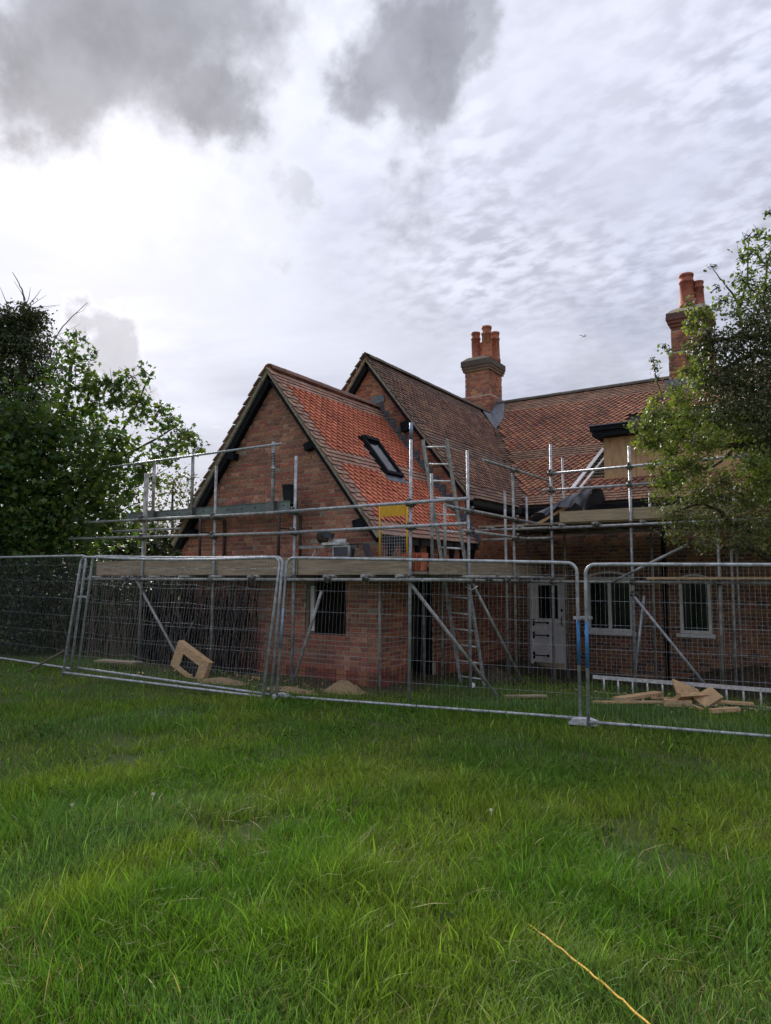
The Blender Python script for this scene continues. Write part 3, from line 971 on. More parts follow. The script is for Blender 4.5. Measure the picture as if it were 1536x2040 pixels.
# rounded tiles down the valley
va, vb = V(XE - 0.02, MEY + 0.02, zE), V(-8.02, 18.0, 5.85)
vb = V(valley_x(6.05), MRY - (MRZ - 6.05) / MSL, 6.05)
n = 42
for i in range(n):
    p = va.lerp(vb, i / n)
    s = random.uniform(0.9, 1.1)
    c = random.choice(CPL)
    mb = MB()
    dn = (va - vb).normalized()
    up = V(0.35, -0.42, 0.9).normalized()
    sx = dn.cross(up).normalized()
    up = sx.cross(dn).normalized()
    vs = []
    for t, hgt in ((0.0, 0.10), (-0.2, 0.06)):
        for a in (-1, -0.5, 0, 0.5, 1):
            vs.append(p - dn * t * -1 + sx * (a * 0.21) + up * (hgt - 0.035 + 0.06 * a * a))
    vs2 = [v - up * 0.016 for v in vs]
    fs = [(j, j + 1, j + 6, j + 5) for j in range(4)] + [(j + 1, j, 10 + j, 11 + j) for j in range(4)]
    mb.add(vs + vs2, fs, tuple(x * s for x in c))
    mb.build('valley_tile', MT['tile'], OLD)
# cross wing verge
for s in (1, -1):
    verge(OLD, CRX, CRZ, CSL, CRUN, CVY, s, CY)
    MB().box((CRX + s * 1.05, CY - 0.075, 4.98), (0.32, 0.146, 0.2), Matrix.Rotation(-s * 0.25, 3, 'Y')).build('purlin_end', MT['black'], OLD)
# eaves boards and gutter line
MB().bx(CX1 + 0.003, CX1 + 0.22, CY + 0.02, MEY + 0.0, 3.16, 3.20).build('soffit', MT['black'], OLD)
MB().bx(CX1 - 0.02, MX1, MEY + 0.02, MY - 0.003, 3.18, 3.22).build('soffit', MT['black'], OLD)
MB().bx(CX1 + 0.22, CX1 + 0.245, CY - 0.1, MEY - 0.02, 3.16, 3.29).build('fascia', MT['black'], OLD)
MB().bx(CX1 + 0.25, MX1, MEY - 0.008, MEY + 0.018, 3.20, 3.32).build('fascia', MT['black'], OLD)

# dormer -------------------------------------------------------------
DX0, DX1, DY = -4.35, -1.35, 15.58
dm = MB()
dm.bx(DX0, DX0 + 0.06, DY + 0.025, 17.7, 3.75, 4.86)
dm.bx(DX1 - 0.06, DX1, DY + 0.025, 17.7, 3.75, 4.86)
dm.bx(DX0 + 0.06, DX1 - 0.06, DY + 0.03, DY + 0.08, 3.75, 4.86)
dorm = dm.build('dormer', MT['dark'], OLD)
for a, c in ((-4.35, -3.665), (-3.655, -2.90), (-2.89, -2.13), (-2.12, -1.35)):
    MB().bx(a, c, DY, DY + 0.02, 3.80, 4.86).build('plywood_panel', MT['ply'], dorm)
mb = MB()
mb.bx(-4.56, -1.15, 15.27, 17.95, 4.99, 5.09)
mb.bx(-4.52, -1.19, 15.31, 17.9, 4.87, 4.985)
mb.build('dormer_fascia', MT['black'], dorm)
MB().bx(-4.59, -1.12, 15.24, 17.97, 5.094, 5.115).build('dormer_roof', MT['lead'], dorm)
for i in range(9):
    y = 15.62 + i * 0.115
    MB().box((-4.57, y, MRZ - MSL * (MRY - y) + 0.03), (0.44, 0.035, 0.03), Matrix.Rotation(math.atan(MSL), 3, 'X')).build('roof_batten', MT['board'], OLD)

# door, windows, pipe --------------------------------------------------
dr = MB()
dy = MY + 0.03
for i in range(5):
    x0 = DOOR[0] + 0.05 + i * 0.148
    zt_ = 1.72
    if i in (1, 2, 3):
        dr.bx(x0, x0 + 0.145, dy, dy + 0.04, -0.10, 0.86)
    else:
        dr.bx(x0, x0 + 0.145, dy, dy + 0.04, -0.10, zt_)
dr.bx(DOOR[0] + 0.198, DOOR[0] + 0.64, dy, dy + 0.04, 1.60, 1.72)
dr.bx(DOOR[0] + 0.05, DOOR[1] - 0.05, dy - 0.014, dy - 0.001, 0.58, 0.66)
door = dr.build('door', MT['white'], OLD)
door['label'] = 'white boarded stable door with black strap hinges'
MB().bx(DOOR[0] + 0.2, DOOR[0] + 0.64, dy + 0.012, dy + 0.02, 0.862, 1.598).build('pane', MT['glass'], door)
for z in (0.77, 0.49, 0.05):
    h = MB()
    h.bx(DOOR[0] + 0.07, DOOR[0] + 0.40, dy - 0.024, dy - 0.014, z - 0.012, z + 0.012)
    h.lathe([(0.001, -0.004), (0.03, -0.003), (0.03, 0.003), (0.001, 0.004)], (0, 0, 0), 10)
    o = len(h.v) - 40
    h.v[o:] = [(DOOR[0] + 0.405 + a, dy - 0.019 + c, z + e) for a, e, c in h.v[o:]]
    for s in (-1, 1):
        h.bx(DOOR[0] + 0.055, DOOR[0] + 0.10, dy - 0.024, dy - 0.014, z + s * 0.045 - 0.03, z + s * 0.045 + 0.03)
    h.build('strap_hinge', MT['black'], door)
MB().tube([(DOOR[1] - 0.11, dy - 0.001, 0.72), (DOOR[1] - 0.11, dy - 0.05, 0.75), (DOOR[1] - 0.11, dy - 0.05, 0.88), (DOOR[1] - 0.11, dy - 0.001, 0.91)], 0.011, 6).build('handle', MT['black'], door)
MB().bx(DOOR[1] - 0.13, DOOR[1] - 0.09, dy - 0.015, dy - 0.001, 1.02, 1.08).build('lock', MT['black'], door)
fr = MB()
fr.bx(DOOR[0], DOOR[0] + 0.05, MY - 0.01, MY + 0.09, -0.22, 1.78)
fr.bx(DOOR[1] - 0.05, DOOR[1], MY - 0.01, MY + 0.09, -0.22, 1.78)
fr.bx(DOOR[0] + 0.05, DOOR[1] - 0.05, MY - 0.01, MY + 0.09, 1.725, 1.78)
fr.build('door_frame', MT['cream'], OLD)
MB().bx(DOOR[0] - 0.1, DOOR[1] + 0.1, MY - 0.3, MY - 0.004, -0.42, -0.24).build('doorstep', MT['verge'], OLD)
def window(w, lights):
    x0, x1, z0, z1 = w
    f = MB()
    t = 0.06
    yf0, yf1 = MY - 0.012, MY + 0.06
    f.bx(x0, x0 + t, yf0, yf1, z0, z1); f.bx(x1 - t, x1, yf0, yf1, z0, z1)
    f.bx(x0 + t, x1 - t, yf0, yf1, z0, z0 + t); f.bx(x0 + t, x1 - t, yf0, yf1, z1 - t, z1)
    n_ = lights
    lw = (x1 - x0 - 2 * t - 0.07 * (n_ - 1)) / n_
    for i in range(1, n_):
        xx = x0 + t + i * lw + (i - 1) * 0.07
        f.bx(xx, xx + 0.07, yf0 - 0.004, yf1 - 0.002, z0 + t, z1 - t)
    wn = f.build('window', MT['cream'], OLD)
    for i in range(n_):
        xx = x0 + t + i * (lw + 0.07)
        MB().bx(xx, xx + lw, MY + 0.02, MY + 0.028, z0 + t, z1 - t).build('pane', MT['glass'], wn)
    MB().bx(x0 - 0.07, x1 + 0.06, MY - 0.07, MY + 0.02, z0 - 0.075, z0 - 0.003).build('window_sill', MT['cream'], wn)
    a = MB()
    for i in range(9):
        t0 = i / 9; t1 = (i + 1) / 9
        xx0 = x0 - 0.03 + (x1 - x0 + 0.06) * t0; xx1 = x0 - 0.03 + (x1 - x0 + 0.06) * t1
        h0 = 0.10 * math.sin(math.pi * t0); h1 = 0.10 * math.sin(math.pi * t1)
        a.beam((xx0, MY - 0.02, z1 + 0.02 + h0), (xx1, MY - 0.02, z1 + 0.02 + h1), 0.03, 0.045)
    a.build('window_arch', MT['cream'], wn)
window(W1, 2)
window(W2, 1)
MB().tube([(-3.06, MY - 0.07, 3.2), (-3.06, MY - 0.07, -0.35)], 0.038, 10).build('downpipe', MT['black'], OLD, True)
# ================================================================== scaffolding
TR = 0.0245
def pole(root, name, pts, m, n=10):
    return MB().tube(pts, TR, n).build(name, m, root, True)


_cp = None
def coupler(root, p, a=0.0, tilt=0.0):
    global _cp
    if _cp is None:
        c = MB()
        c.tube([(0, 0, -0.045), (0, 0, 0.045)], 0.040, 8)
        c.tube([(-0.045, -0.055, 0), (0.045, -0.055, 0)], 0.040, 8)
        c.box((0.05, 0.0, 0.0), (0.05, 0.03, 0.05))
        c.box((0.0, -0.075, 0.05), (0.03, 0.05, 0.05))
        c.tube([(0.06, 0.03, 0), (0.06, -0.06, 0)], 0.010, 6)
        c.tube([(0.02, -0.1, 0.06), (0.02, -0.03, 0.06)], 0.010, 6)
        _cp = c.mesh('coupler', MT['coupler'], True)
    return put('coupler', _cp, root, p, (0, tilt, a))


FS = thing('scaffold', 'galvanised tube scaffold wrapped round the front brick gable with timber toe boards', 'scaffold', (-7.3, 8.5, 0.08))
FY = 8.5
rnd = random.uniform
std = [(-10.94, 3.72, 'galvd'), (-9.05, 3.69, 'galvd'), (-7.25, 3.69, 'galv'), (-5.10, 3.96, 'galv')]
for x, zt_, m in std:
    lean = 0.03 if x < -7 else 0.05
    pole(FS, 'standard', [(x - lean, FY, G(x, FY) - 0.03), (x, FY, zt_)], MT[m])
MB().tube([(-5.103, FY, 3.72), (-5.10, FY, 3.965)], 0.0262, 10).build('blue_pole_end', MT['bluegrey'], FS, True)
pole(FS, 'standard', [(-11.06, 8.62, 1.7), (-11.03, 8.62, 3.74)], MT['galvd'])
for x in (-9.16, -6.05):
    pole(FS, 'standard', [(x, 9.12, G(x, 9.1) - 0.03), (x, 9.12, 2.15 if x < -8 else 1.86)], MT['galvd'])
# side row along the new wing
SX = -4.9
for y, zt_, m in ((9.89, 3.76, 'galv'), (11.70, 3.70, 'galvd'), (11.45, 3.28, 'galvd')):
    x = SX if y != 11.45 else SX - 0.05
    pole(FS, 'standard', [(x, y + 0.02, G(x, y) - 0.03), (x, y, zt_)], MT[m])
for y, z0, z1 in ((9.25, 1.75, 2.86), (9.07, 1.75, 3.3)):
    pole(FS, 'standard', [(-4.97 - (0.12 if y < 9.1 else 0), y, z0), (-4.97 - (0.12 if y < 9.1 else 0), y, z1)], MT['galvd'])
pole(FS, 'standard', [(-5.98, 11.0, G(-5.98, 11) - .03), (-5.98, 11.0, 1.8)], MT['galvd'])
pole(FS, 'standard', [(-5.98, 10.35, G(-5.98, 10.3) - .03), (-5.98, 10.35, 1.8)], MT['galvd'])
# guard rails and ledgers, front
ry = FY - 0.055
pole(FS, 'guard_rail', [(-12.7, ry, 2.86), (-7.1, ry, 2.79)], MT['galvd'])
pole(FS, 'guard_rail', [(-7.6, ry - 0.055, 2.795), (-4.16, ry - 0.055, 2.80)], MT['galv'])
pole(FS, 'guard_rail', [(-13.2, ry, 2.55), (-7.0, ry, 2.455)], MT['galvd'])
pole(FS, 'guard_rail', [(-7.5, ry - 0.055, 2.46), (-4.17, ry - 0.055, 2.465)], MT['galv'])
pole(FS, 'guard_rail', [(-12.2, 8.75, 2.68), (-10.2, 8.75, 2.66)], MT['galvd'])
pole(FS, 'ledger', [(-12.7, ry, 1.735), (-7.3, ry, 1.722)], MT['galvd'])
pole(FS, 'ledger', [(-7.8, ry - 0.05, 1.722), (-4.4, ry - 0.05, 1.718)], MT['galvd'])
pole(FS, 'ledger', [(-12.3, 9.06, 1.73), (-5.0, 9.06, 1.72)], MT['galvd'])
for x in (-12.3, -11.3, -10.5, -9.7, -8.9, -8.05, -7.4, -6.5, -5.8, -5.25):
    pole(FS, 'transom', [(x, FY - 0.22 + rnd(-.05, .05), 1.772), (x + rnd(-.04, .04), 9.2, 1.772)], MT['galvd'])
# side ledgers and rails
sx = SX + 0.055
pole(FS, 'guard_rail', [(sx, 10.35, 3.67), (sx, 13.62, 3.69)], MT['galvd'])
pole(FS, 'guard_rail', [(sx, 9.05, 2.80), (sx, 13.30, 2.78)], MT['galvd'])
pole(FS, 'guard_rail', [(sx, 9.60, 2.47), (sx, 13.80, 2.46)], MT['galvd'])
pole(FS, 'ledger', [(sx, 8.35, 1.72), (sx, 13.4, 1.69)], MT['galvd'])
pole(FS, 'ledger', [(-5.9, 9.6, 1.73), (-5.9, 13.2, 1.70)], MT['galvd'])
for y in (9.75, 10.4, 11.1, 11.85, 12.5, 13.1):
    pole(FS, 'transom', [(-6.08, y, 1.765), (SX + 0.25, y + rnd(-.05, .05), 1.765)], MT['galvd'])
# braces
for a, c in (((-11.21, FY + .06, 1.74), (-9.86, FY - .06, 0.40)), ((-9.93, 9.0, 1.14), (-10.76, 9.0, 0.06)), ((-6.66, FY - .06, 1.55), (-7.27, FY + .0, 0.06)),
             ((-5.12, FY - .06, 1.70), (-4.27, 9.60, -0.02)), ((-4.90, 9.95, 1.72), (-4.62, 11.45, -0.12))):
    pole(FS, 'brace', [a, c], MT['galvd'])
# couplers
for x in (-10.94, -9.05, -7.25, -5.10):
    for z in (2.84 if x < -9.5 else 2.79, 2.5 if x < -9.5 else 2.46, 1.725):
        coupler(FS, (x, FY, z))
for y in (9.89, 11.70):
    for z in (2.79, 2.465, 1.705):
        coupler(FS, (SX, y, z), math.pi / 2)
coupler(FS, (SX, 11.7, 3.68), math.pi / 2)
for x, z in ((-11.3, 1.74), (-8.05, 1.73), (-6.5, 1.725), (-5.8, 1.725)):
    coupler(FS, (x, FY - 0.1, z + 0.02), rnd(0, 3), math.pi / 2)
for y in (10.4, 11.1, 12.5):
    coupler(FS, (SX + 0.09, y, 1.74), rnd(0, 3), math.pi / 2)
# toe boards, deck boards
for a, c, z, h in ((-12.38, -9.02, 1.945, 0.27), (-9.0, -7.22, 1.935, 0.28), (-7.20, -5.16, 1.925, 0.26)):
    MB().bx(a, c, FY + 0.028, FY + 0.066, z - h / 2, z + h / 2).build('toe_board', MT['board'], FS)
for a, c, z, h in ((9.92, 11.66, 1.895, 0.21), (11.75, 13.05, 1.885, 0.20), (8.75, 9.88, 1.90, 0.21)):
    MB().bx(SX - 0.066, SX - 0.028, a, c, z - h / 2, z + h / 2).build('toe_board', MT['board'], FS)
for i in range(3):
    y = 8.60 + i * 0.228
    for a, c in ((-12.4, -8.6), (-8.58, -5.0)):
        MB().bx(a + rnd(-.08, 0), c + rnd(-.01, 0), y, y + 0.22, 1.80, 1.838).build('deck_board', MT['board'], FS)
for i in range(5):
    x = -6.09 + i * 0.228
    for a, c in ((9.30, 11.3), (11.32, 13.15)):
        MB().bx(x, x + 0.22, a, c + rnd(-.05, 0), 1.792, 1.83).build('deck_board', MT['board'], FS)

MS = thing('scaffold', 'taller tube scaffold along the old house wall carrying a timber deck under the dormer', 'scaffold', (-2.9, 12.3, -0.15))
MYR = 12.3
for x, zt_ in ((-4.40, 4.20), (-3.0, 4.02)):
    pole(MS, 'standard', [(x - 0.03, MYR, G(x, MYR) - 0.03), (x, MYR, zt_)], MT['galv'])
for x, zt_ in ((-1.66, 2.75), (-1.53, 2.75), (-0.2, 3.9), (1.2, 3.9)):
    y = MYR if x != -1.53 else 12.75
    pole(MS, 'standard', [(x - 0.03, y, G(x, y) - 0.03), (x, y, zt_)], MT['galvd'])
for x, zt_ in ((-5.54, 3.46), (-4.74, 4.22), (-3.05, 3.42), (-1.6, 3.4), (0.2, 3.4)):
    pole(MS, 'standard', [(x, 13.95, G(x, 13.95) - 0.03), (x, 13.95, zt_)], MT['galvd'])
my = MYR - 0.055
pole(MS, 'guard_rail', [(-4.42, my, 3.645), (1.0, my, 3.68)], MT['galv'])
pole(MS, 'guard_rail', [(-4.55, my, 3.345), (-2.55, my, 3.33)], MT['galv'])
pole(MS, 'ledger', [(-5.95, my, 2.66), (-4.30, my, 2.66)], MT['galvd'])
pole(MS, 'ledger', [(-4.42, my - 0.05, 2.645), (1.0, my - 0.05, 2.66)], MT['galv'])
pole(MS, 'ledger', [(-5.75, my - 0.05, 2.475), (-4.36, my - 0.05, 2.47)], MT['galvd'])
pole(MS, 'ledger', [(-5.05, my, 1.69), (-1.4, my, 1.675)], MT['galvd'])
pole(MS, 'ledger', [(-1.9, my - 0.05, 1.675), (1.2, my - 0.05, 1.66)], MT['galvd'])
pole(MS, 'ledger', [(-5.8, 13.9, 2.66), (1.0, 13.9, 2.66)], MT['galvd'])
for x in (-5.6, -5.0, -4.2, -3.6, -2.8, -2.1, -1.2):
    pole(MS, 'transom', [(x, MYR - 0.2, 2.70), (x, 14.75, 2.70)], MT['galvd'])
for a, c in (((-3.02, MYR - .06, 1.49), (-1.88, MYR - .1, 0.0)), ((-3.32, MYR - .1, 1.69), (-2.1, MYR - .1, 2.29)), ((-2.86, MYR + .1, 1.45), (-3.05, MYR + .0, 0.0))):
    pole(MS, 'brace', [a, c], MT['galv'])
for x in (-4.40, -3.0):
    for z in (3.65, 3.34, 2.65, 1.68):
        coupler(MS, (x, MYR, z))
coupler(MS, (-3.0, MYR, 1.48)); coupler(MS, (-1.66, MYR, 1.67)); coupler(MS, (-3.6, MYR - .1, 2.68), 1.0, 1.57)
MB().bx(-4.27, -1.3, MYR + 0.03, MYR + 0.068, 2.755, 2.95).build('toe_board', MT['boardn'], MS)
for i in range(11):
    y = MYR + 0.1 + i * 0.229
    for a, c in ((-5.85, -2.5), (-2.48, 0.8)):
        MB().bx(a + rnd(-.08, 0), c + rnd(-.01, 0), y, y + 0.22, 2.728, 2.766).build('deck_board', MT['board'], MS)
tag(MB().bx(-2.75, 0.9, MYR - 0.19, MYR - 0.115, 1.725, 1.765).build('timber_plank', MT['timber']), 'long pale plank lying along the low scaffold tube before the windows', 'plank')

# staging beam with posts and a rail, carried by two steel trestles
SB = thing('staging_beam', 'green grey alloy staging beam with upright posts and hand rail across the gable', 'staging', (-9.8, 8.9, 2.85))
b_ = MB()
for y in (8.80, 9.0):
    b_.bx(-11.85, -7.62, y - 0.004, y + 0.004, 2.86, 3.02)
    b_.bx(-11.85, -7.62, y - 0.02, y + 0.02, 3.02, 3.028)
b_.bx(-11.85, -7.62, 8.805, 8.995, 2.985, 2.999)
b_.build('beam', MT['beam'], SB)
hole = MB()
for i in range(13):
    hole.tube([(-11.6 + i * 0.32, 8.791, 2.95), (-11.6 + i * 0.32, 8.7955, 2.95)], 0.014, 8)
stuff(hole.build('bolt_hole', MT['dark'], SB))
for x, zt_, m in ((-11.05, 4.02, 'galvd'), (-9.97, 4.07, 'galvd'), (-7.99, 4.05, 'galv')):
    p_ = MB()
    p_.tube([(x, 8.78, 2.86), (x, 8.78, zt_)], 0.030, 10)
    p_.tube([(x, 8.78, 3.56), (x, 8.78, 3.62)], 0.037, 10)
    po = p_.build('post', MT[m], SB, True)
    MB().bx(x - 0.06, x + 0.06, 8.735, 8.795, 2.84, 3.04).build('clamp', MT['coupler'], po)
    if m == 'galv':
        th_ = MB()
        for i in range(16):
            z = 3.42 + i * 0.028
            th_.tube([(x, 8.78, z), (x, 8.78, z + 0.013)], 0.0345, 10)
        stuff(th_.build('screw_thread', MT['steel'], po, True))
MB().tube([(-12.3, 8.73, 3.995), (-7.76, 8.73, 3.985)], 0.020, 10).build('hand_rail', MT['galv'], SB, True)
def trestle(x, y0, y1, label):
    t = thing('trestle', label, 'trestle', (x, (y0 + y1) / 2, 1.84), 'steel trestles under the staging beam')
    for y in (y0, y1):
        MB().tube([(x, y, 1.84), (x, y, 2.82)], 0.026, 8).build('leg', MT['steel'], t, True)
        MB().bx(x - 0.2, x + 0.2, y - 0.02, y + 0.02, 1.839, 1.865).build('foot', MT['steel'], t)
    MB().beam((x, y0, 2.83), (x, y1, 2.83), 0.05, 0.05).build('top_rail', MT['beam'], t)
    MB().beam((x, y0, 2.56), (x, y1, 2.56), 0.02, 0.02).build('cross_bar', MT['steel'], t)
trestle(-7.70, 8.62, 9.16, 'dark steel trestle on the boards, holding the right end of the staging beam')
trestle(-9.55, 8.62, 9.20, 'dark steel trestle on the boards near the left end of the staging beam')
bu = MB()
bu.lathe([(0.095, 0), (0.12, 0.26), (0.128, 0.262), (0.128, 0.275), (0.112, 0.275), (0.09, 0.02)], (-7.73, 8.9, 3.031), 16)
bu = bu.build('bucket', MT['plastic'], None, True)
tag(bu, 'black plastic bucket standing on the end of the staging beam', 'bucket')

# safety gate ------------------------------------------------------------
GT = thing('safety_gate', 'yellow ladder gate with wire mesh and solid top panel on the scaffold', 'gate', (-5.7, 8.95, 1.84))
for x in (-5.94, -5.45):
    MB().tube([(x, 8.95, 1.85), (x, 8.95, 2.85)], 0.015, 8).build('post', MT['yellow'], GT, True)
MB().bx(-5.92, -5.47, 8.94, 8.955, 2.68, 2.84).build('panel', MT['yellow'], GT)
MB().bx(-5.92, -5.47, 8.935, 8.965, 1.90, 1.95).build('bottom_bar', MT['yellow'], GT)
wm = MB()
for i in range(10):
    x = -5.90 + i * 0.0455
    wm.bx(x, x + 0.004, 8.948, 8.952, 1.95, 2.50)
for i in range(11):
    z = 1.97 + i * 0.05
    wm.bx(-5.92, -5.47, 8.9525, 8.9565, z, z + 0.004)
stuff(wm.build('wire_mesh', MT['galv'], GT))

# saw bench -----------------------------------------------------------------
SW = thing('saw_bench', 'mitre saw on a folding alloy stand set on the front scaffold boards', 'power tool', (-6.8, 8.8, 1.84))
MB().beam((-7.40, 8.8, 2.245), (-6.25, 8.8, 2.235), 0.06, 0.045).build('stand_rail', MT['alloyd'], SW)
for x, dx in ((-7.05, -0.1), (-6.45, 0.1)):
    for dy_ in (-0.17, 0.17):
        MB().tube([(x, 8.8, 2.22), (x + dx, 8.8 + dy_, 1.84)], 0.014, 6).build('leg', MT['alloyd'], SW, True)
s_ = MB()
s_.bx(-6.86, -6.50, 8.68, 8.92, 2.262, 2.30)
s_.bx(-6.84, -6.52, 8.86, 8.88, 2.301, 2.36)
s_.build('saw_table', MT['alloy'], SW)
s_ = MB()
s_.lathe([(0.001, -0.03), (0.11, -0.03), (0.12, 0), (0.11, 0.03), (0.001, 0.03)], (0, 0, 0), 14)
s_.v = [(-6.92 + x, 8.79 + z, 2.40 + y) for x, y, z in s_.v]
s_.build('blade_guard', MT['steel'], SW, True)
MB().box((-6.83, 8.80, 2.44), (0.20, 0.09, 0.09), Matrix.Rotation(0.4, 3, 'Y')).build('motor', MT['plastic'], SW)
MB().beam((-6.35, 8.74, 1.84), (-6.30, 8.74, 2.20), 0.05, 0.05).build('fence_arm', MT['steel'], SW)
cl = MB()
cl.add([(-6.42, 8.70, 2.262), (-6.10, 8.70, 2.27), (-6.02, 8.70, 1.99), (-6.12, 8.92, 2.268), (-6.40, 8.92, 2.262), (-6.0, 8.9, 2.0)], [(0, 1, 3, 4), (1, 2, 5, 3)])
tag(cl.build('dust_cover', MT['plastic']), 'dark cloth cover hanging off the right end of the saw bench', 'cover')
TC = MB()
for q_ in ((-6.63, -6.60, 2.06, 2.245), (-6.33, -6.30, 2.06, 2.245), (-6.60, -6.33, 2.06, 2.08), (-6.60, -6.33, 2.22, 2.245)):
    TC.bx(q_[0], q_[1], 8.66, 8.70, q_[2], q_[3])
TC = TC.build('tool_case', MT['galvd'])
MB().bx(-6.60, -6.33, 8.67, 8.69, 2.08, 2.22).build('dark_front', MT['plastic'], TC)
tag(TC, 'small grey edged tool case hung on the saw bench', 'case')

# stack of spare red tiles on the side deck
TS = thing('tile_stack', 'short row of spare orange red roof tiles stood on edge behind the toe board', 'tile stack', (-5.2, 8.98, 1.85))
for i in range(9):
    MB().box((-5.36 + i * 0.042, 8.72, 1.97 + rnd(-.01, .01)), (0.014, 0.17, 0.255), Matrix.Rotation(rnd(0.05, 0.15), 3, 'Y'), random.choice(RED)).build('roof_tile', MT['tile'], TS)

# ladders -----------------------------------------------------------------
L1 = thing('ladder', 'long weathered metal ladder leaning up through the scaffold beside the front wing', 'ladder', (-5.1, 10.45, -0.05))
a0, a1 = V(-5.33, 10.46, -0.06), V(-5.42, 9.38, 3.90)
c0, c1 = V(-4.91, 10.46, -0.08), V(-5.00, 9.38, 3.86)
for a, c in ((a0, a1), (c0, c1)):
    MB().beam(a, c, 0.030, 0.062, (0, -1, 0.2)).build('stile', MT['alloyd'], L1)
for i in range(15):
    t = 0.055 + i * 0.0655
    MB().tube([a0.lerp(a1, t), c0.lerp(c1, t)], 0.014, 8).build('rung', MT['alloy'], L1, True)
MB().tube([(-4.98, 9.9, 1.62), (-4.84, 9.86, 1.56), (-4.76, 9.9, 1.62), (-4.86, 9.96, 1.58)], 0.010, 6).build('tie_rope', MT['rubber'], L1, True)
L2 = thing('ladder', 'bright alloy ladder lying on its side along the foot of the wall', 'ladder', (-1.5, 11.27, -0.1))
z0 = -0.085
for z, nm in ((z0 + 0.02, 'stile'), (z0 + 0.275, 'stile')):
    MB().beam((-3.42, 11.27, z), (0.75, 11.24, z), 0.03, 0.055).build('stile', MT['alloy'], L2)
for i in range(19):
    x = -3.25 + i * 0.218
    MB().tube([(x, 11.27, z0 + 0.02), (x, 11.265, z0 + 0.27)], 0.015, 8).build('rung', MT['alloy'], L2, True)

# ================================================================== site fence panels
def fence_panel(label, b0, t0, b1, t1, sag=0.0, bend=0.0, clampz=None, blue=False, wob=0.0, seed=0):
    """b0/t0: foot and head of one end post, b1/t1: of the other"""
    rg = random.Random(seed)
    b0, t0, b1, t1 = V(*b0), V(*t0), V(*b1), V(*t1)
    f = thing('mesh_fence', label, 'fence', (b0 + b1) / 2, 'round topped mesh site fence panels')
    def at(s, h):
        p = b0.lerp(b1, s).lerp(t0.lerp(t1, s), h)
        return p - V(0, 0, sag * math.sin(math.pi * s) * h) + V(0.1, 1, 0).normalized() * bend * math.sin(math.pi * s) * h
    L = (b1 - b0).length
    rc = 0.12
    pts = [at(0, 0)] + [at(0, 1 - rc / 2)]
    for k in range(1, 6):
        a = math.pi / 2 * k / 6
        pts.append(at(rc / L * (1 - math.cos(a)), 1 - rc / 2 * (1 - math.sin(a))))
    for k in range(1, 12):
        pts.append(at(k / 12, 1))
    for k in range(5, 0, -1):
        a = math.pi / 2 * k / 6
        pts.append(at(1 - rc / L * (1 - math.cos(a)), 1 - rc / 2 * (1 - math.sin(a))))
    pts += [at(1, 1 - rc / 2), at(1, 0)]
    MB().tube(pts, 0.021, 9).build('frame', MT['galv'], f, True)
    MB().tube([at(k / 8, 0.05) for k in range(9)], 0.019, 8).build('bottom_rail', MT['galv'], f, True)
    w = MB()
    nv = int(L / 0.054)
    for i in range(1, nv):
        s = i / nv
        q_ = []
        for h in (0.05, 0.2, 0.35, 0.5, 0.65, 0.8, 1.0):
            p = at(s, h)
            if wob: p = p + V(rg.uniform(-wob, wob), rg.uniform(-wob, wob), 0)
            q_.append(p)
        w.tube(q_ if wob else [q_[0], q_[3], q_[-1]], 0.0008, 4, None, False)
    for k in range(1, 7):
        h = 0.05 + k * 0.95 / 6.55
        w.tube([at(s / 10, h) + (V(0, 0, rg.uniform(-wob, wob) * 1.5) if wob else V(0, 0, 0)) for s in range(11)], 0.0013, 4, None, False)
    stuff(w.build('wire_mesh', MT['galv'], f, True))
    if blue:
        for s in blue:
            MB().tube([at(s, 0.37), at(s, 0.645)], 0.0218, 9).build('paint_band', MT['blue'] if b0.x > -4 or s == 1.0 else MT['bluegrey'], f, True)
    return f, at


fence_panel('round topped wire mesh fence panel furthest left, running back towards the hedge', (-14.6, 7.3, 0.17), (-14.6, 7.5, 2.17), (-10.86, 7.07, 0.15), (-10.80, 7.24, 2.13), wob=0.006, seed=2)
fence_panel('leaning mesh fence panel left of the centre, standing in the long grass', (-10.66, 6.80, 0.13), (-10.66, 7.06, 2.11), (-6.66, 7.17, 0.05), (-6.63, 7.47, 2.04), sag=0.05, wob=0.002, seed=3)
fence_panel('second fence panel doubled up just behind the leaning one, with bent wires', (-10.86, 7.20, 0.15), (-10.82, 7.38, 2.13), (-6.60, 7.27, 0.07), (-6.585, 7.47, 2.04), sag=0.02, wob=0.022, seed=4)
fence_panel('middle mesh fence panel straight in front of the brick corner and tall post', (-6.55, 7.33, 0.05), (-6.55, 7.51, 2.03), (-2.71, 8.38, -0.01), (-2.72, 8.43, 1.925), blue=(0.0, 1.0), seed=5)
fence_panel('right hand mesh fence panel in front of the lying ladder and timber offcuts', (-2.58, 8.27, -0.02), (-2.59, 8.35, 1.905), (1.25, 9.05, -0.05), (1.25, 9.1, 1.86), blue=(0.0,), seed=6)
cb = MB()
cb.bx(-2.75, -2.55, 8.335, 8.36, 1.25, 1.285); cb.bx(-2.75, -2.55, 8.42, 8.445, 1.25, 1.285)
cb.tube([(-2.645, 8.30, 1.268), (-2.645, 8.48, 1.268)], 0.012, 6)
tag(cb.build('fence_clamp', MT['galv']), 'steel clamp joining the middle and right hand fence panels', 'clamp')
cb = MB()
cb.bx(-10.78, -10.66, 7.07, 7.09, 1.42, 1.455); cb.bx(-10.78, -10.66, 7.15, 7.17, 1.42, 1.455)
cb.tube([(-10.72, 7.03, 1.437), (-10.72, 7.21, 1.437)], 0.012, 6)
tag(cb.build('fence_clamp', MT['galv']), 'steel clamp on the leftmost pair of fence posts', 'clamp')
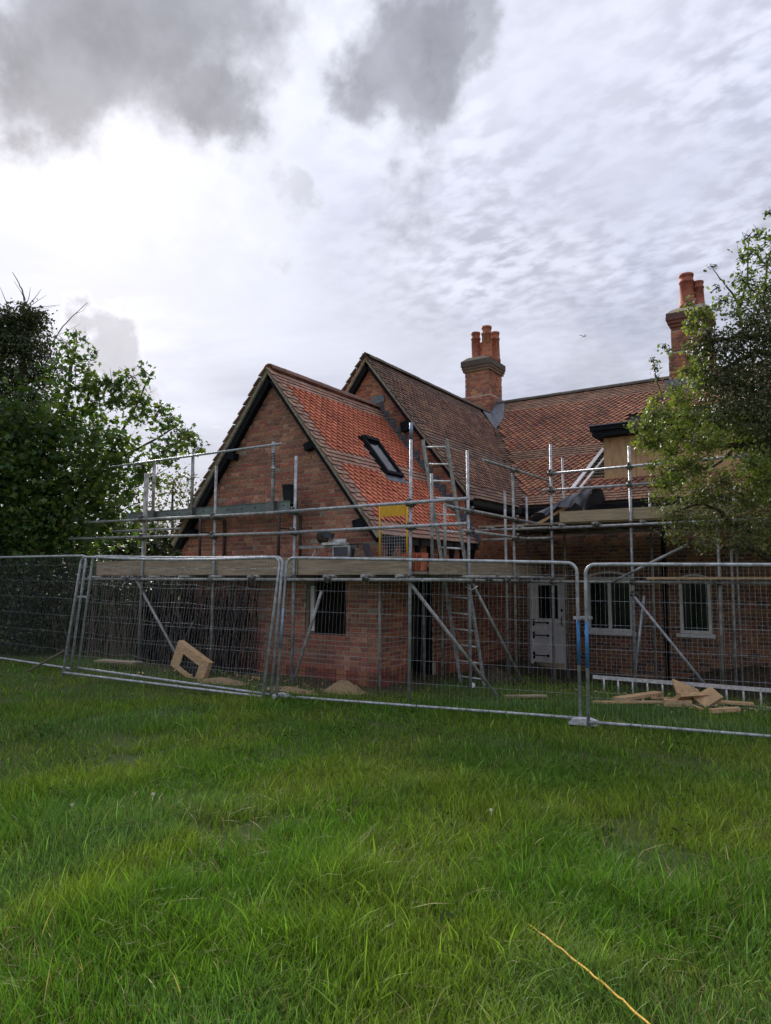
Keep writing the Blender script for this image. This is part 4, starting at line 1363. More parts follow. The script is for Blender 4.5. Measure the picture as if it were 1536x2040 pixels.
def foot(x, y, label, s=1.0, a=0.0):
    m_ = MB()
    prof = [(-0.30, 0), (-0.30, 0.05), (-0.24, 0.10), (-0.10, 0.135), (0.10, 0.135), (0.24, 0.10), (0.30, 0.05), (0.30, 0)]
    prism(m_, [(p * s, -0.10 * s, z * s) for p, z in prof], (0, 0.20 * s, 0))
    o = m_.build('fence_block', MT['rubber'])
    o.location = (x, y, G(x, y) + 0.02)
    o.rotation_euler = (0, 0, a)
    tag(o, label, 'fence foot', 'blocks holding the fence posts')
foot(-2.645, 8.33, 'pale grey block foot under the middle and right hand fence posts', 0.58, 0.1)
foot(-6.55, 7.42, 'small grey block foot in the grass under the triple fence posts', 0.45, 1.2)
tag(MB().tube([(-11.75, 6.75, 0.12), (-10.92, 7.0, 0.55)], 0.02, 6).build('prop_stick', MT['twig']), 'bare wooden stick propped against the leftmost fence posts', 'stick')

# ================================================================== things on the ground
BXT = thing('plywood_frame', 'open plywood frame tipped over at a slant in the grass behind the fence', 'frame', (-9.4, 8.15, 0.1))
RB = Matrix.Rotation(R(24), 3, 'Y')
o_ = V(-9.08, 8.1, 0.36)
def bxp(c, s, nm):
    MB().box(o_ + RB @ V(*c), s, RB).build(nm, MT['dark' if nm == 'back_panel' else 'timber'], BXT)
bxp((0, 0, 0.20), (0.80, 0.09, 0.018), 'top_panel')
bxp((-0.37, 0, -0.03), (0.03, 0.09, 0.42), 'side_panel')
bxp((0.37, 0, -0.03), (0.03, 0.09, 0.42), 'side_panel')
bxp((0.0, -0.055, 0.135), (0.80, 0.018, 0.14), 'front_rail')
bxp((-0.30, -0.055, -0.09), (0.20, 0.018, 0.308), 'front_stile')
bxp((0.0, 0.03, -0.03), (0.74, 0.012, 0.42), 'back_panel')
bxp((0.31, -0.055, -0.09), (0.18, 0.018, 0.308), 'front_stile')
bxp((0.01, -0.055, -0.205), (0.42, 0.018, 0.08), 'front_rail')

def plank(label, a, c, w, t, m='timber', roll=0.0, cat='offcut', grp='timber offcuts on the grass behind the fence'):
    a, c = V(*a), V(*c)
    up = Quaternion((c - a).normalized(), roll) @ V(0, 0, 1)
    o = MB().beam((0, -(c - a).length / 2, 0), (0, (c - a).length / 2, 0), w, t).build('timber_offcut', MT[m])
    y = (c - a).normalized(); x = y.cross(up).normalized(); z = x.cross(y)
    o.location = (a + c) / 2
    o.rotation_euler = Matrix((x, y, z)).transposed().to_euler()
    tag(o, label, cat, grp)
    return o
gg = lambda x, y, h: (x, y, G(x, y) + h)
plank('broad sawn plank lying aslant, left of the offcut heap', gg(-2.78, 10.25, .05), gg(-2.38, 11.05, .10), .16, .045)
plank('long thin lath flat in the grass nearest the fence', gg(-2.98, 9.74, .05), gg(-2.20, 10.40, .05), .05, .03)
plank('thin strip of wood between the broad plank and the heap', gg(-2.45, 10.75, .05), gg(-2.0, 11.0, .05), .05, .03)
plank('brownish square panel tilted on top of the offcut heap', gg(-2.10, 10.72, .24), gg(-1.80, 10.92, .10), .34, .03, 'ply', 0.5)
plank('pale square board lying at the front of the offcut heap', gg(-2.02, 10.35, .12), gg(-1.72, 10.62, .14), .30, .05, 'timber', -0.45)
plank('brown short block leaning on the right of the heap', gg(-1.74, 10.42, .06), gg(-1.54, 10.62, .20), .22, .06, 'ply', 0.6)
plank('short thick beam end low on the left of the heap', gg(-2.16, 10.28, .06), gg(-1.82, 10.38, .06), .10, .09)
plank('flat board lying behind and right of the heap', gg(-1.62, 10.95, .05), gg(-1.15, 11.08, .05), .13, .03)
plank('loose yellow block alone on the right, nearest the fence', gg(-1.52, 9.90, .05), gg(-1.23, 10.20, .06), .08, .05)
plank('small splinter of wood in front of the heap', gg(-1.78, 10.22, .05), gg(-1.63, 9.98, .05), .04, .03)
plank('weathered plank half sunk in the grass below the leaning ladder', gg(-4.15, 9.50, .03), gg(-3.70, 9.92, .03), .10, .03, 'board', 0, 'plank', None)
plank('grey board lying in the shade behind the leftmost fence posts', gg(-11.3, 7.9, .10), gg(-10.4, 8.05, .14), .22, .03, 'board', 0, 'plank', None)
def heap(name, label, cat, x, y, rx, ry, h, m, seed):
    rg = np.random.RandomState(seed)
    n_, mr = 22, 7
    mb_ = MB()
    vs = [V(x, y, G(x, y) + h)]
    for r_ in range(1, mr + 1):
        for k in range(n_):
            a = 2 * math.pi * k / n_
            f_ = r_ / mr * (1 + 0.12 * math.sin(3 * a + seed) + rg.uniform(-.04, .04))
            px, py = x + math.cos(a) * rx * f_, y + math.sin(a) * ry * f_
            hh = h * (math.cos(min(1, r_ / mr) * math.pi) * 0.5 + 0.5) * rg.uniform(0.8, 1.15) - (0.03 if r_ == mr else 0)
            vs.append(V(px, py, G(px, py) + hh))
    fs = [(0, 1 + k, 1 + (k + 1) % n_) for k in range(n_)]
    for r_ in range(mr - 1):
        for k in range(n_):
            fs.append((1 + r_ * n_ + k, 1 + (r_ + 1) * n_ + k, 1 + (r_ + 1) * n_ + (k + 1) % n_, 1 + r_ * n_ + (k + 1) % n_))
    o = mb_.add(vs, fs).build(name, MT[m], None, True)
    me = o.data
    me.polygons.foreach_set('use_smooth', [True] * len(me.polygons))
    return tag(o, label, cat)
heap('sand_heap', 'small heap of yellowish sand at the foot of the brick corner', 'heap', -6.35, 8.62, 0.42, 0.3, 0.17, 'sand', 1)
heap('sawdust_heap', 'low spread of pale sawdust in the grass right of the plywood frame', 'heap', -8.35, 8.05, 0.6, 0.3, 0.07, 'sand', 2)
heap('sawdust_heap', 'flat trail of sawdust beside the triple fence posts', 'heap', -6.9, 8.1, 0.55, 0.22, 0.05, 'sand', 3)
heap('soil_heap', 'dark heap of dug soil against the wall by the ladder foot', 'heap', -5.15, 11.3, 0.55, 0.5, 0.22, 'soil', 4)
structure(heap('soil_bank', 'dark bank of bare soil piled along the old house wall', 'bank', -1.2, 14.5, 2.2, 0.55, 0.42, 'soil', 5))
rg = random.Random(5)
rb = MB()
for i in range(70):
    x, y = rg.uniform(-5.6, -4.4), rg.uniform(10.9, 13.5)
    s = rg.uniform(0.025, 0.07)
    rb.box((x, y, G(x, y) + s * 0.3), (s, s * 0.8, s * 0.6), Matrix.Rotation(rg.uniform(0, 3), 3, 'Z') @ Matrix.Rotation(rg.uniform(-.5, .5), 3, 'X'))
o = stuff(rb.build('rubble', MT['soil'])); tag(o, 'scattered lumps of earth and rubble by the door', 'rubble')
lid = MB().tube([(-5.02, 10.2, 0.055), (-4.99, 10.16, 0.07)], 0.042, 14).build('paint_tub_top', MT['white'])
tag(lid, 'small round white lid lying at the foot of the leaning ladder', 'lid')

# plastic sheet over props beside the dormer
PS = thing('plastic_sheet', 'crumpled black plastic sheet draped over props on the deck left of the dormer', 'sheet', (-4.6, 13.9, 2.77))
nu, nvv = 26, 14
vs, fs = [], []
A0, A1 = V(-5.12, 13.25, 2.86), V(-4.14, 14.4, 3.64)
for i in range(nu):
    u = i / (nu - 1)
    rp = A0.lerp(A1, u) + V(0, 0, 0.10 * math.sin(math.pi * u))
    drop = 0.06 + (0.45 if u > 0.84 else 0.26) * min(1, u * 1.6) + 0.06 * math.sin(u * 19)
    for j in range(nvv):
        v = j / (nvv - 1)
        fold = 0.035 * math.sin(u * 34 + v * 3) * v + 0.02 * math.sin(u * 71 + 2)
        vs.append(rp + V(-0.10 * v + fold, -0.55 * v, -drop * v * v + fold * 0.6) if v > 0 else rp)
for i in range(nu - 1):
    for j in range(nvv - 1):
        fs.append((i * nvv + j, i * nvv + j + 1, (i + 1) * nvv + j + 1, (i + 1) * nvv + j))
# the far side falls back to the roof
o2 = len(vs)
for i in range(nu):
    u = i / (nu - 1)
    rp = vs[i * nvv]
    for j in range(6):
        v = j / 5
        vs.append(V(*rp) + V(0.02 * math.sin(u * 30) * v, 0.55 * v, -0.25 * v * v))
for i in range(nu - 1):
    for j in range(5):
        fs.append((o2 + i * 6 + j, o2 + (i + 1) * 6 + j, o2 + (i + 1) * 6 + j + 1, o2 + i * 6 + j + 1))
MB().add(vs, fs).build('sheet', MT['plastic'], PS, True)
tag(MB().beam((-4.98, 13.05, 2.80), (-4.30, 14.35, 3.52), 0.05, 0.05).build('timber_prop', MT['timber']), 'sloping timber prop holding up the plastic sheet', 'prop')
tag(MB().beam((-4.33, 14.0, 2.78), (-4.41, 14.2, 3.44), 0.05, 0.04).build('timber_prop', MT['timber']), 'short upright timber prop under the plastic sheet', 'prop')
def on_main(x, y, h): return V(x, y, MRZ - MSL * (MRY - y)) + V(0, -MSL, 1).normalized() * h
tag(MB().beam(on_main(-4.62, 16.62, .10), on_main(-4.98, 15.3, .10), 0.09, 0.03, (0, -MSL, 1)).build('roof_plank', MT['white']), 'wide whitish plank lying up the roof slope left of the dormer', 'plank')
tag(MB().beam(on_main(-4.47, 16.3, .13), on_main(-4.80, 15.2, .13), 0.05, 0.035, (0, -MSL, 1)).build('roof_lath', MT['cream']), 'narrow pale lath lying up the roof slope beside the wide plank', 'lath')

# yellow rope in the grass
pts = []
ctrl = [(-1.75, 3.85, 0.01), (-1.52, 3.55, 0.0), (-1.30, 3.33, 0.055), (-1.14, 3.185, 0.085), (-0.95, 3.03, 0.095), (-0.80, 2.90, 0.11), (-0.66, 2.78, 0.11), (-0.3, 2.5, 0.1)]
for i in range(len(ctrl) - 1):
    for t in range(8):
        p_ = V(*ctrl[i]).lerp(V(*ctrl[i + 1]), t / 8)
        pts.append(p_ + V(0, 0, 0.003 * math.sin(i * 3 + t * 0.8)))
tag(MB().tube(pts, 0.0046, 8).build('rope', MT['rope'], None, True), 'yellow rope trailing through the long grass in the foreground', 'rope')
# ================================================================== trees and hedge
DATA = json.loads(r'''{"SYC": [[-14.9, 8.53, 3.97, 1.2], [-14.46, 9.32, 4.27, 1.07], [-12.95, 9.11, 3.89, 0.58], [-14.7, 8.47, 2.85, 1.03], [-13.68, 8.87, 2.95, 0.91], [-12.94, 9.26, 2.94, 0.48], [-14.17, 8.62, 5.03, 0.59], [-13.69, 9.2, 5.07, 0.43], [-13.23, 9.59, 4.75, 0.37], [-15.12, 8.59, 5.36, 0.77], [-15.29, 8.28, 4.53, 0.88], [-15.81, 8.39, 3.46, 1.01], [-15.78, 7.6, 3.82, 1.29], [-16.62, 8.18, 2.8, 1.14], [-13.22, 8.97, 4.43, 0.63], [-16.23, 8.09, 4.83, 0.9], [-14.51, 8.79, 3.42, 0.77], [-13.76, 9.51, 3.55, 0.61], [-14.73, 8.18, 2.41, 0.53], [-14.18, 8.64, 2.41, 0.43]], "SYCT": [[-13.83, 8.59, 6.77, 0.21], [-13.36, 8.5, 6.87, 0.14], [-13.75, 8.75, 6.44, 0.23], [-13.35, 8.9, 6.54, 0.13], [-13.99, 8.47, 6.24, 0.27], [-13.56, 8.66, 5.83, 0.38], [-13.12, 8.83, 5.91, 0.29], [-13.09, 9.25, 5.9, 0.3], [-12.96, 9.03, 5.94, 0.15], [-12.52, 9.28, 6.02, 0.21], [-12.51, 9.63, 6.21, 0.13], [-12.35, 9.64, 6.12, 0.08], [-12.29, 9.3, 6.19, 0.09], [-12.6, 9.47, 5.49, 0.34], [-11.97, 9.56, 5.24, 0.27], [-12.09, 10.06, 5.17, 0.22], [-12.22, 10.04, 5.16, 0.15], [-11.68, 10.04, 4.86, 0.17], [-11.83, 10.29, 4.81, 0.19], [-11.24, 9.94, 4.49, 0.13], [-11.41, 10.23, 4.5, 0.08], [-11.61, 9.68, 4.54, 0.31], [-12.08, 9.72, 4.43, 0.27], [-11.96, 9.48, 3.85, 0.27], [-12.17, 9.38, 4.07, 0.27], [-12.73, 9.46, 3.53, 0.21], [-12.45, 9.29, 5.59, 0.15], [-12.33, 9.25, 5.13, 0.1], [-11.79, 9.71, 4.24, 0.21], [-12.85, 9.15, 5.51, 0.26], [-13.38, 8.91, 5.53, 0.32], [-13.3, 8.71, 6.13, 0.13], [-12.58, 9.6, 3.27, 0.15]], "IVY": [[-16.97, 9.27, 8.04, 0.49], [-16.69, 9.56, 8.2, 0.29], [-16.58, 9.34, 7.34, 0.51], [-17.14, 9.13, 7.64, 0.55], [-16.69, 9.69, 6.88, 0.42], [-16.75, 9.66, 6.17, 0.44], [-16.86, 9.03, 6.68, 0.6], [-16.76, 9.16, 5.56, 0.66], [-17.36, 8.65, 7.29, 0.72], [-17.65, 8.74, 6.1, 0.85], [-16.51, 9.19, 8.24, 0.22], [-17.28, 9.0, 8.15, 0.36]], "BACK": [[-15.61, 13.06, 4.38, 0.31], [-14.97, 12.98, 4.56, 0.25], [-15.43, 13.18, 4.1, 0.36], [-15.8, 12.64, 3.85, 0.3], [-15.54, 12.78, 3.3, 0.49], [-15.6, 12.17, 3.26, 0.4], [-15.25, 13.31, 3.88, 0.22], [-15.3, 12.12, 2.71, 0.66], [-14.83, 12.72, 2.72, 0.54], [-16.34, 11.95, 2.73, 0.54]], "HEDGE": [[-14.44, 8.17, 1.56, 0.63], [-14.27, 8.75, 1.13, 0.6], [-14.22, 8.3, 0.73, 0.53], [-14.05, 8.93, 1.77, 0.54], [-14.94, 8.04, 1.25, 0.64], [-15.56, 7.72, 1.46, 0.86], [-14.09, 8.79, 0.5, 0.43], [-13.47, 9.02, 1.88, 0.43], [-14.33, 8.3, 2.09, 0.63], [-15.34, 7.56, 0.63, 0.63], [-14.48, 8.05, 0.33, 0.42], [-13.73, 9.01, 0.71, 0.38], [-13.5, 8.95, 1.25, 0.43], [-14.86, 7.85, 1.98, 0.63], [-13.38, 9.34, 1.45, 0.32], [-12.9, 9.21, 0.63, 0.3], [-12.8, 9.38, 1.98, 0.43], [-12.29, 9.63, 1.98, 0.42], [-12.18, 9.94, 1.45, 0.32], [-12.59, 9.63, 1.24, 0.32], [-13.19, 9.26, 0.2, 0.32], [-12.66, 9.36, 0.11, 0.26], [-12.33, 9.59, 0.32, 0.32], [-12.06, 9.75, 0.63, 0.32], [-11.93, 9.88, 1.04, 0.26], [-12.54, 9.36, 0.94, 0.37], [-12.91, 9.13, 1.46, 0.37], [-12.35, 10.07, 1.88, 0.38], [-13.46, 9.34, -0.14, 0.22], [-13.66, 8.66, 0.02, 0.26], [-15.12, 7.59, 0.03, 0.42]], "HEDGE2": [[-19.46, 8.99, 2.37, 0.57], [-18.29, 8.47, 1.82, 0.54], [-18.05, 8.39, 1.31, 0.53], [-18.55, 8.65, 0.79, 0.55], [-18.38, 8.6, 0.29, 0.54], [-18.79, 8.82, -0.26, 0.56], [-18.14, 8.81, 2.34, 0.54], [-18.11, 8.83, 1.82, 0.54], [-17.77, 8.69, 1.31, 0.53], [-17.97, 8.82, 0.8, 0.54], [-19.06, 9.38, 0.2, 0.58], [-17.95, 8.86, -0.21, 0.54], [-18.42, 9.42, 2.36, 0.57], [-18.64, 9.56, 1.82, 0.57], [-18.52, 9.52, 1.28, 0.57], [-17.52, 9.04, 0.8, 0.54], [-17.43, 9.01, 0.3, 0.54], [-17.21, 8.93, -0.17, 0.53], [-16.93, 9.1, 2.32, 0.53], [-17.16, 9.25, 1.82, 0.54], [-18.42, 9.96, 1.28, 0.58], [-17.39, 9.43, 0.79, 0.55], [-17.99, 9.78, 0.22, 0.57], [-17.51, 9.55, -0.25, 0.55], [-17.28, 9.76, 2.35, 0.55], [-17.94, 10.16, 1.82, 0.58], [-16.61, 9.44, 1.31, 0.53], [-17.14, 9.77, 0.78, 0.55], [-16.62, 9.49, 0.31, 0.54], [-17.22, 9.86, -0.26, 0.56], [-16.56, 9.83, 2.33, 0.54], [-16.9, 10.06, 1.82, 0.56], [-17.08, 10.19, 1.29, 0.56], [-16.59, 9.93, 0.79, 0.55], [-16.97, 10.18, 0.24, 0.56], [-16.98, 10.21, -0.28, 0.56], [-16.34, 10.2, 2.34, 0.55], [-16.3, 10.2, 1.82, 0.55], [-16.26, 10.2, 1.3, 0.55], [-16.26, 10.23, 0.78, 0.55], [-15.76, 9.93, 0.31, 0.53], [-15.71, 9.92, -0.18, 0.53], [-15.45, 10.13, 2.32, 0.53], [-16.33, 10.74, 1.82, 0.56], [-15.34, 10.11, 1.31, 0.53], [-16.01, 10.57, 0.78, 0.55], [-15.45, 10.23, 0.31, 0.54], [-15.29, 10.15, -0.17, 0.53], [-15.86, 10.94, 2.35, 0.56], [-15.57, 10.76, 1.82, 0.55], [-16.3, 11.29, 1.28, 0.58], [-15.37, 10.67, 0.79, 0.55], [-15.16, 10.54, 0.3, 0.54], [-15.84, 11.04, -0.29, 0.56], [-15.05, 10.91, 2.34, 0.55], [-15.62, 11.34, 1.82, 0.57], [-15.63, 11.38, 1.29, 0.57], [-15.14, 11.04, 0.78, 0.55], [-14.88, 10.87, 0.29, 0.54], [-14.52, 10.63, -0.17, 0.53], [-14.69, 11.19, 2.34, 0.55], [-14.3, 10.92, 1.82, 0.53], [-15.14, 11.58, 1.29, 0.57], [-14.76, 11.31, 0.78, 0.55], [-14.83, 11.38, 0.26, 0.56], [-15.03, 11.56, -0.29, 0.56], [-14.36, 11.5, 2.34, 0.55], [-14.58, 11.7, 1.82, 0.56], [-14.86, 11.94, 1.28, 0.57], [-14.36, 11.56, 0.78, 0.55], [-14.91, 12.03, 0.21, 0.57], [-14.03, 11.33, -0.21, 0.54], [-13.56, 11.42, 2.32, 0.53], [-13.42, 11.33, 1.82, 0.53], [-14.57, 12.31, 1.28, 0.58], [-14.2, 12.02, 0.76, 0.56], [-13.65, 11.57, 0.3, 0.54], [-14.06, 11.94, -0.26, 0.56]], "APD": [[-1.48, 11.3, 5.22, 0.28], [-1.18, 11.03, 5.12, 0.28], [-1.56, 11.19, 5.4, 0.15], [-0.9, 10.97, 5.35, 0.28], [-0.77, 11.11, 5.03, 0.25], [-1.35, 11.14, 4.66, 0.37], [-0.97, 11.33, 4.61, 0.43], [-0.99, 11.23, 4.06, 0.43], [-1.37, 10.91, 4.09, 0.32], [-0.84, 11.49, 3.58, 0.4], [-0.46, 11.59, 5.04, 0.57], [-0.38, 11.89, 4.34, 0.65], [-0.58, 11.57, 3.71, 0.57], [-0.67, 11.56, 5.83, 0.29], [-0.49, 11.74, 3.14, 0.65], [-1.65, 11.27, 5.17, 0.18], [-1.61, 11.15, 4.82, 0.19]], "APY": [[-1.59, 10.14, 5.51, 0.09], [-1.61, 10.8, 5.55, 0.11], [-1.64, 10.45, 4.61, 0.12], [-1.8, 10.62, 4.49, 0.08], [-1.6, 10.99, 4.55, 0.17], [-2.09, 10.26, 4.27, 0.09], [-2.14, 10.18, 4.11, 0.12], [-2.26, 9.7, 3.79, 0.08], [-2.17, 9.94, 3.82, 0.16], [-2.0, 10.28, 4.04, 0.19], [-1.79, 10.58, 4.0, 0.23], [-1.97, 10.59, 3.77, 0.27], [-2.18, 10.04, 3.59, 0.14], [-1.54, 10.16, 3.58, 0.25], [-1.67, 10.29, 3.26, 0.26], [-2.02, 10.65, 3.53, 0.17], [-1.98, 10.02, 3.01, 0.2], [-1.39, 10.63, 3.64, 0.21], [-1.13, 11.25, 3.72, 0.24], [-0.95, 10.5, 3.23, 0.27], [-1.67, 10.59, 5.35, 0.1], [-1.76, 10.86, 5.15, 0.09], [-2.28, 9.84, 3.85, 0.07], [-1.85, 10.42, 4.23, 0.13], [-1.18, 11.2, 4.16, 0.22], [-0.86, 10.67, 3.04, 0.27], [-1.09, 10.89, 3.8, 0.14], [-1.61, 10.77, 5.36, 0.11], [-1.53, 10.74, 5.58, 0.1], [-1.75, 10.41, 4.64, 0.11], [-1.52, 10.31, 4.73, 0.12], [-1.87, 10.35, 4.4, 0.1], [-2.1, 10.09, 3.98, 0.15], [-2.27, 10.08, 3.72, 0.12], [-2.05, 10.12, 3.66, 0.18], [-1.83, 10.71, 4.29, 0.17], [-1.47, 10.87, 3.91, 0.21], [-1.88, 10.18, 3.23, 0.18], [-2.18, 10.23, 3.3, 0.11]], "APG": [[-1.65, 10.93, 2.98, 0.37], [-1.98, 10.8, 2.63, 0.29], [-1.55, 11.0, 2.51, 0.32], [-1.14, 10.98, 2.81, 0.35], [-1.14, 10.73, 2.27, 0.21], [-1.58, 10.26, 2.23, 0.16], [-0.86, 11.08, 2.45, 0.31], [-1.94, 10.35, 2.31, 0.13], [-2.15, 10.32, 2.81, 0.14], [-1.37, 10.79, 3.09, 0.21], [-0.45, 11.45, 2.53, 0.49], [-0.12, 11.65, 3.1, 0.63], [-0.89, 11.34, 2.18, 0.17]], "APT": [[-0.89, 10.76, 6.53, 0.1], [-0.8, 11.18, 6.72, 0.1], [-0.87, 11.13, 6.45, 0.15], [-0.99, 10.79, 6.27, 0.1], [-0.71, 10.98, 6.16, 0.23], [-0.99, 10.85, 5.96, 0.17], [-1.36, 10.75, 6.22, 0.06], [-1.31, 10.66, 5.85, 0.08], [-1.23, 10.6, 5.63, 0.12], [-1.07, 10.89, 5.69, 0.17], [-0.88, 10.89, 5.8, 0.18], [-0.68, 11.53, 7.18, 0.04], [-0.6, 11.63, 6.77, 0.22], [-1.09, 10.66, 5.43, 0.12], [-1.35, 10.96, 5.66, 0.09], [-1.5, 10.78, 5.45, 0.06], [-2.2, 10.55, 4.91, 0.04], [-2.13, 10.43, 4.76, 0.05], [-2.1, 10.36, 4.59, 0.04], [-2.03, 10.52, 5.08, 0.05], [-1.93, 10.36, 4.96, 0.03], [-0.72, 11.37, 5.97, 0.21]], "APL": [[[[0.75, 12.42, 4.6], [-0.08, 11.88, 5.13], [-0.72, 11.47, 5.3], [-1.07, 11.24, 5.28], [-1.47, 10.98, 5.2]], 0.055], [[[-0.08, 11.88, 5.13], [-0.58, 11.56, 5.05], [-0.92, 11.34, 5.04], [-1.33, 11.07, 4.79], [-1.58, 10.9, 4.6]], 0.04], [[[0.57, 12.31, 3.56], [-0.4, 11.67, 3.63], [-1.18, 11.17, 3.66], [-1.5, 10.96, 3.64], [-1.86, 10.73, 3.78], [-2.28, 10.45, 3.93]], 0.045], [[[0.26, 12.11, 2.4], [-0.49, 11.62, 1.9], [-0.9, 11.35, 2.03], [-1.25, 11.12, 2.22], [-1.46, 10.99, 2.17]], 0.06], [[[-0.47, 11.63, 2.25], [-1.06, 11.24, 2.4], [-1.33, 11.07, 2.51], [-1.47, 10.98, 2.72], [-1.65, 10.86, 2.81], [-2.02, 10.62, 2.69]], 0.035], [[[-1.07, 11.24, 5.28], [-1.08, 11.23, 5.74], [-0.97, 11.31, 6.12], [-0.93, 11.33, 6.74]], 0.018], [[[-1.08, 11.23, 5.74], [-1.28, 11.1, 6.12], [-1.4, 11.03, 6.31]], 0.012], [[[-0.72, 11.47, 5.3], [-0.8, 11.42, 5.81], [-0.71, 11.48, 6.43], [-0.59, 11.55, 6.82]], 0.02], [[[-1.44, 11.0, 5.2], [-1.58, 10.91, 5.51], [-1.68, 10.84, 5.77]], 0.012], [[[-1.47, 10.98, 5.19], [-1.63, 10.88, 5.13], [-1.91, 10.69, 5.05], [-2.05, 10.6, 5.1]], 0.009], [[[-1.86, 10.73, 3.78], [-2.08, 10.58, 4.3], [-2.16, 10.53, 4.67], [-2.19, 10.51, 4.91]], 0.012], [[[-1.18, 11.17, 3.66], [-1.51, 10.95, 3.34], [-1.81, 10.75, 3.27], [-2.06, 10.59, 3.09]], 0.02], [[[-0.4, 11.67, 3.63], [-0.74, 11.46, 4.3], [-1.1, 11.22, 4.52], [-1.4, 11.02, 4.6]], 0.03], [[[-1.86, 10.73, 3.78], [-1.99, 10.64, 3.56], [-2.23, 10.49, 3.67]], 0.012]], "APTR": [[[[0.59, 12.32, -0.13], [0.62, 12.34, 1.4], [0.64, 12.36, 2.83], [0.79, 12.45, 4.3], [0.74, 12.42, 5.51]], 0.16]], "SYCL": [[[[-14.92, 8.77, -0.5], [-14.92, 8.77, 1.77], [-14.8, 8.85, 3.44], [-14.67, 8.94, 4.8], [-14.44, 9.09, 6.18], [-14.35, 9.15, 7.0]], 0.11], [[[-14.89, 8.8, 2.11], [-14.34, 9.16, 3.44], [-13.62, 9.62, 4.57], [-13.18, 9.91, 5.6], [-12.92, 10.08, 6.36]], 0.05], [[[-14.8, 8.85, 3.44], [-13.8, 9.51, 4.23], [-12.88, 10.11, 4.8], [-12.41, 10.41, 5.14], [-11.98, 10.69, 4.65]], 0.04], [[[-14.92, 8.77, -0.5], [-15.39, 8.47, 1.77], [-15.86, 8.16, 4.01], [-16.1, 8.01, 5.14]], 0.1], [[[-14.92, 8.77, 1.77], [-13.94, 9.41, 2.88], [-13.03, 10.01, 3.44]], 0.04], [[[-14.44, 9.09, 6.18], [-14.21, 9.24, 6.42], [-14.02, 9.36, 6.81]], 0.012], [[[-12.88, 10.11, 4.8], [-12.77, 10.18, 4.12]], 0.015], [[[-13.18, 9.91, 5.6], [-12.71, 10.22, 5.49], [-12.22, 10.54, 5.01]], 0.015]], "IVYL": [[[[-16.77, 9.36, -0.72], [-16.85, 9.31, 3.61], [-16.85, 9.31, 6.11], [-16.81, 9.34, 7.51], [-16.85, 9.31, 8.42], [-16.83, 9.32, 8.61]], 0.13], [[[-16.83, 9.32, 8.61], [-16.92, 9.26, 8.94], [-17.0, 9.21, 9.13], [-17.15, 9.11, 9.43]], 0.025], [[[-16.85, 9.31, 8.48], [-16.9, 9.27, 8.81], [-17.11, 9.14, 9.2]], 0.012], [[[-16.83, 9.32, 8.57], [-16.78, 9.36, 8.81], [-16.76, 9.37, 9.04]], 0.012], [[[-16.83, 9.32, 8.52], [-16.67, 9.43, 8.74], [-16.53, 9.52, 8.99]], 0.014], [[[-16.81, 9.34, 8.49], [-16.6, 9.47, 8.68], [-16.42, 9.59, 8.83]], 0.01], [[[-16.8, 9.34, 8.45], [-16.53, 9.51, 8.52], [-16.12, 9.79, 8.58]], 0.012], [[[-16.74, 9.38, 8.42], [-16.43, 9.58, 8.48], [-16.2, 9.73, 8.55]], 0.008], [[[-16.57, 9.49, 6.87], [-16.28, 9.68, 7.51], [-16.04, 9.84, 8.03], [-15.79, 10.0, 8.35], [-15.54, 10.16, 8.64]], 0.022], [[[-16.28, 9.68, 7.51], [-16.38, 9.62, 7.77], [-16.35, 9.64, 8.03]], 0.008], [[[-16.17, 9.75, 7.79], [-15.98, 9.87, 7.87], [-15.68, 10.07, 8.09]], 0.007], [[[-17.21, 9.07, 8.35], [-17.26, 9.04, 8.68], [-17.4, 8.95, 9.04]], 0.015], [[[-17.21, 9.07, 8.35], [-17.33, 9.0, 8.55], [-17.44, 8.93, 8.68]], 0.008], [[[-16.36, 9.63, 6.87], [-15.97, 9.89, 7.38], [-15.55, 10.15, 7.58], [-15.48, 10.2, 7.74]], 0.014], [[[-15.55, 10.15, 7.58], [-15.54, 10.16, 7.83], [-15.59, 10.13, 8.03]], 0.006], [[[-15.79, 10.0, 8.35], [-15.64, 10.1, 8.42], [-15.53, 10.17, 8.6]], 0.006]], "DIR": {"sun": [-0.754, 0.485, 0.443], "c1": [-0.626, 0.473, 0.62], "c2": [-0.697, 0.409, 0.589], "c3": [-0.595, 0.536, 0.599], "c4": [-0.438, 0.663, 0.608], "c5": [-0.492, 0.655, 0.573], "c6": [-0.38, 0.673, 0.635], "c7": [-0.654, 0.52, 0.549], "c8": [-0.785, 0.545, 0.295], "c9": [-0.555, 0.654, 0.514], "c10": [-0.249, 0.921, 0.299], "c11": [-0.502, 0.81, 0.303], "c12": [-0.551, 0.531, 0.644], "c13": [-0.679, 0.468, 0.565], "blue": [-0.749, 0.623, 0.228]}}''')
LEAF_SYC = ([(0, 0), (.26, -.04), (.22, .2), (.52, .40), (.21, .5), (0, 1), (-.21, .5), (-.52, .40), (-.22, .2), (-.26, -.04), (0, .33)], [(10, i, (i + 1) % 10) for i in range(10)])
LEAF_OVAL = ([(0, 0), (.27, .35), (.2, .72), (0, 1), (-.2, .72), (-.27, .35)], [(0, 1, 2, 3), (0, 3, 4, 5)])
LEAF_DIA = ([(0, 0), (.3, .45), (0, 1), (-.3, .45)], [(0, 1, 2), (0, 2, 3)])


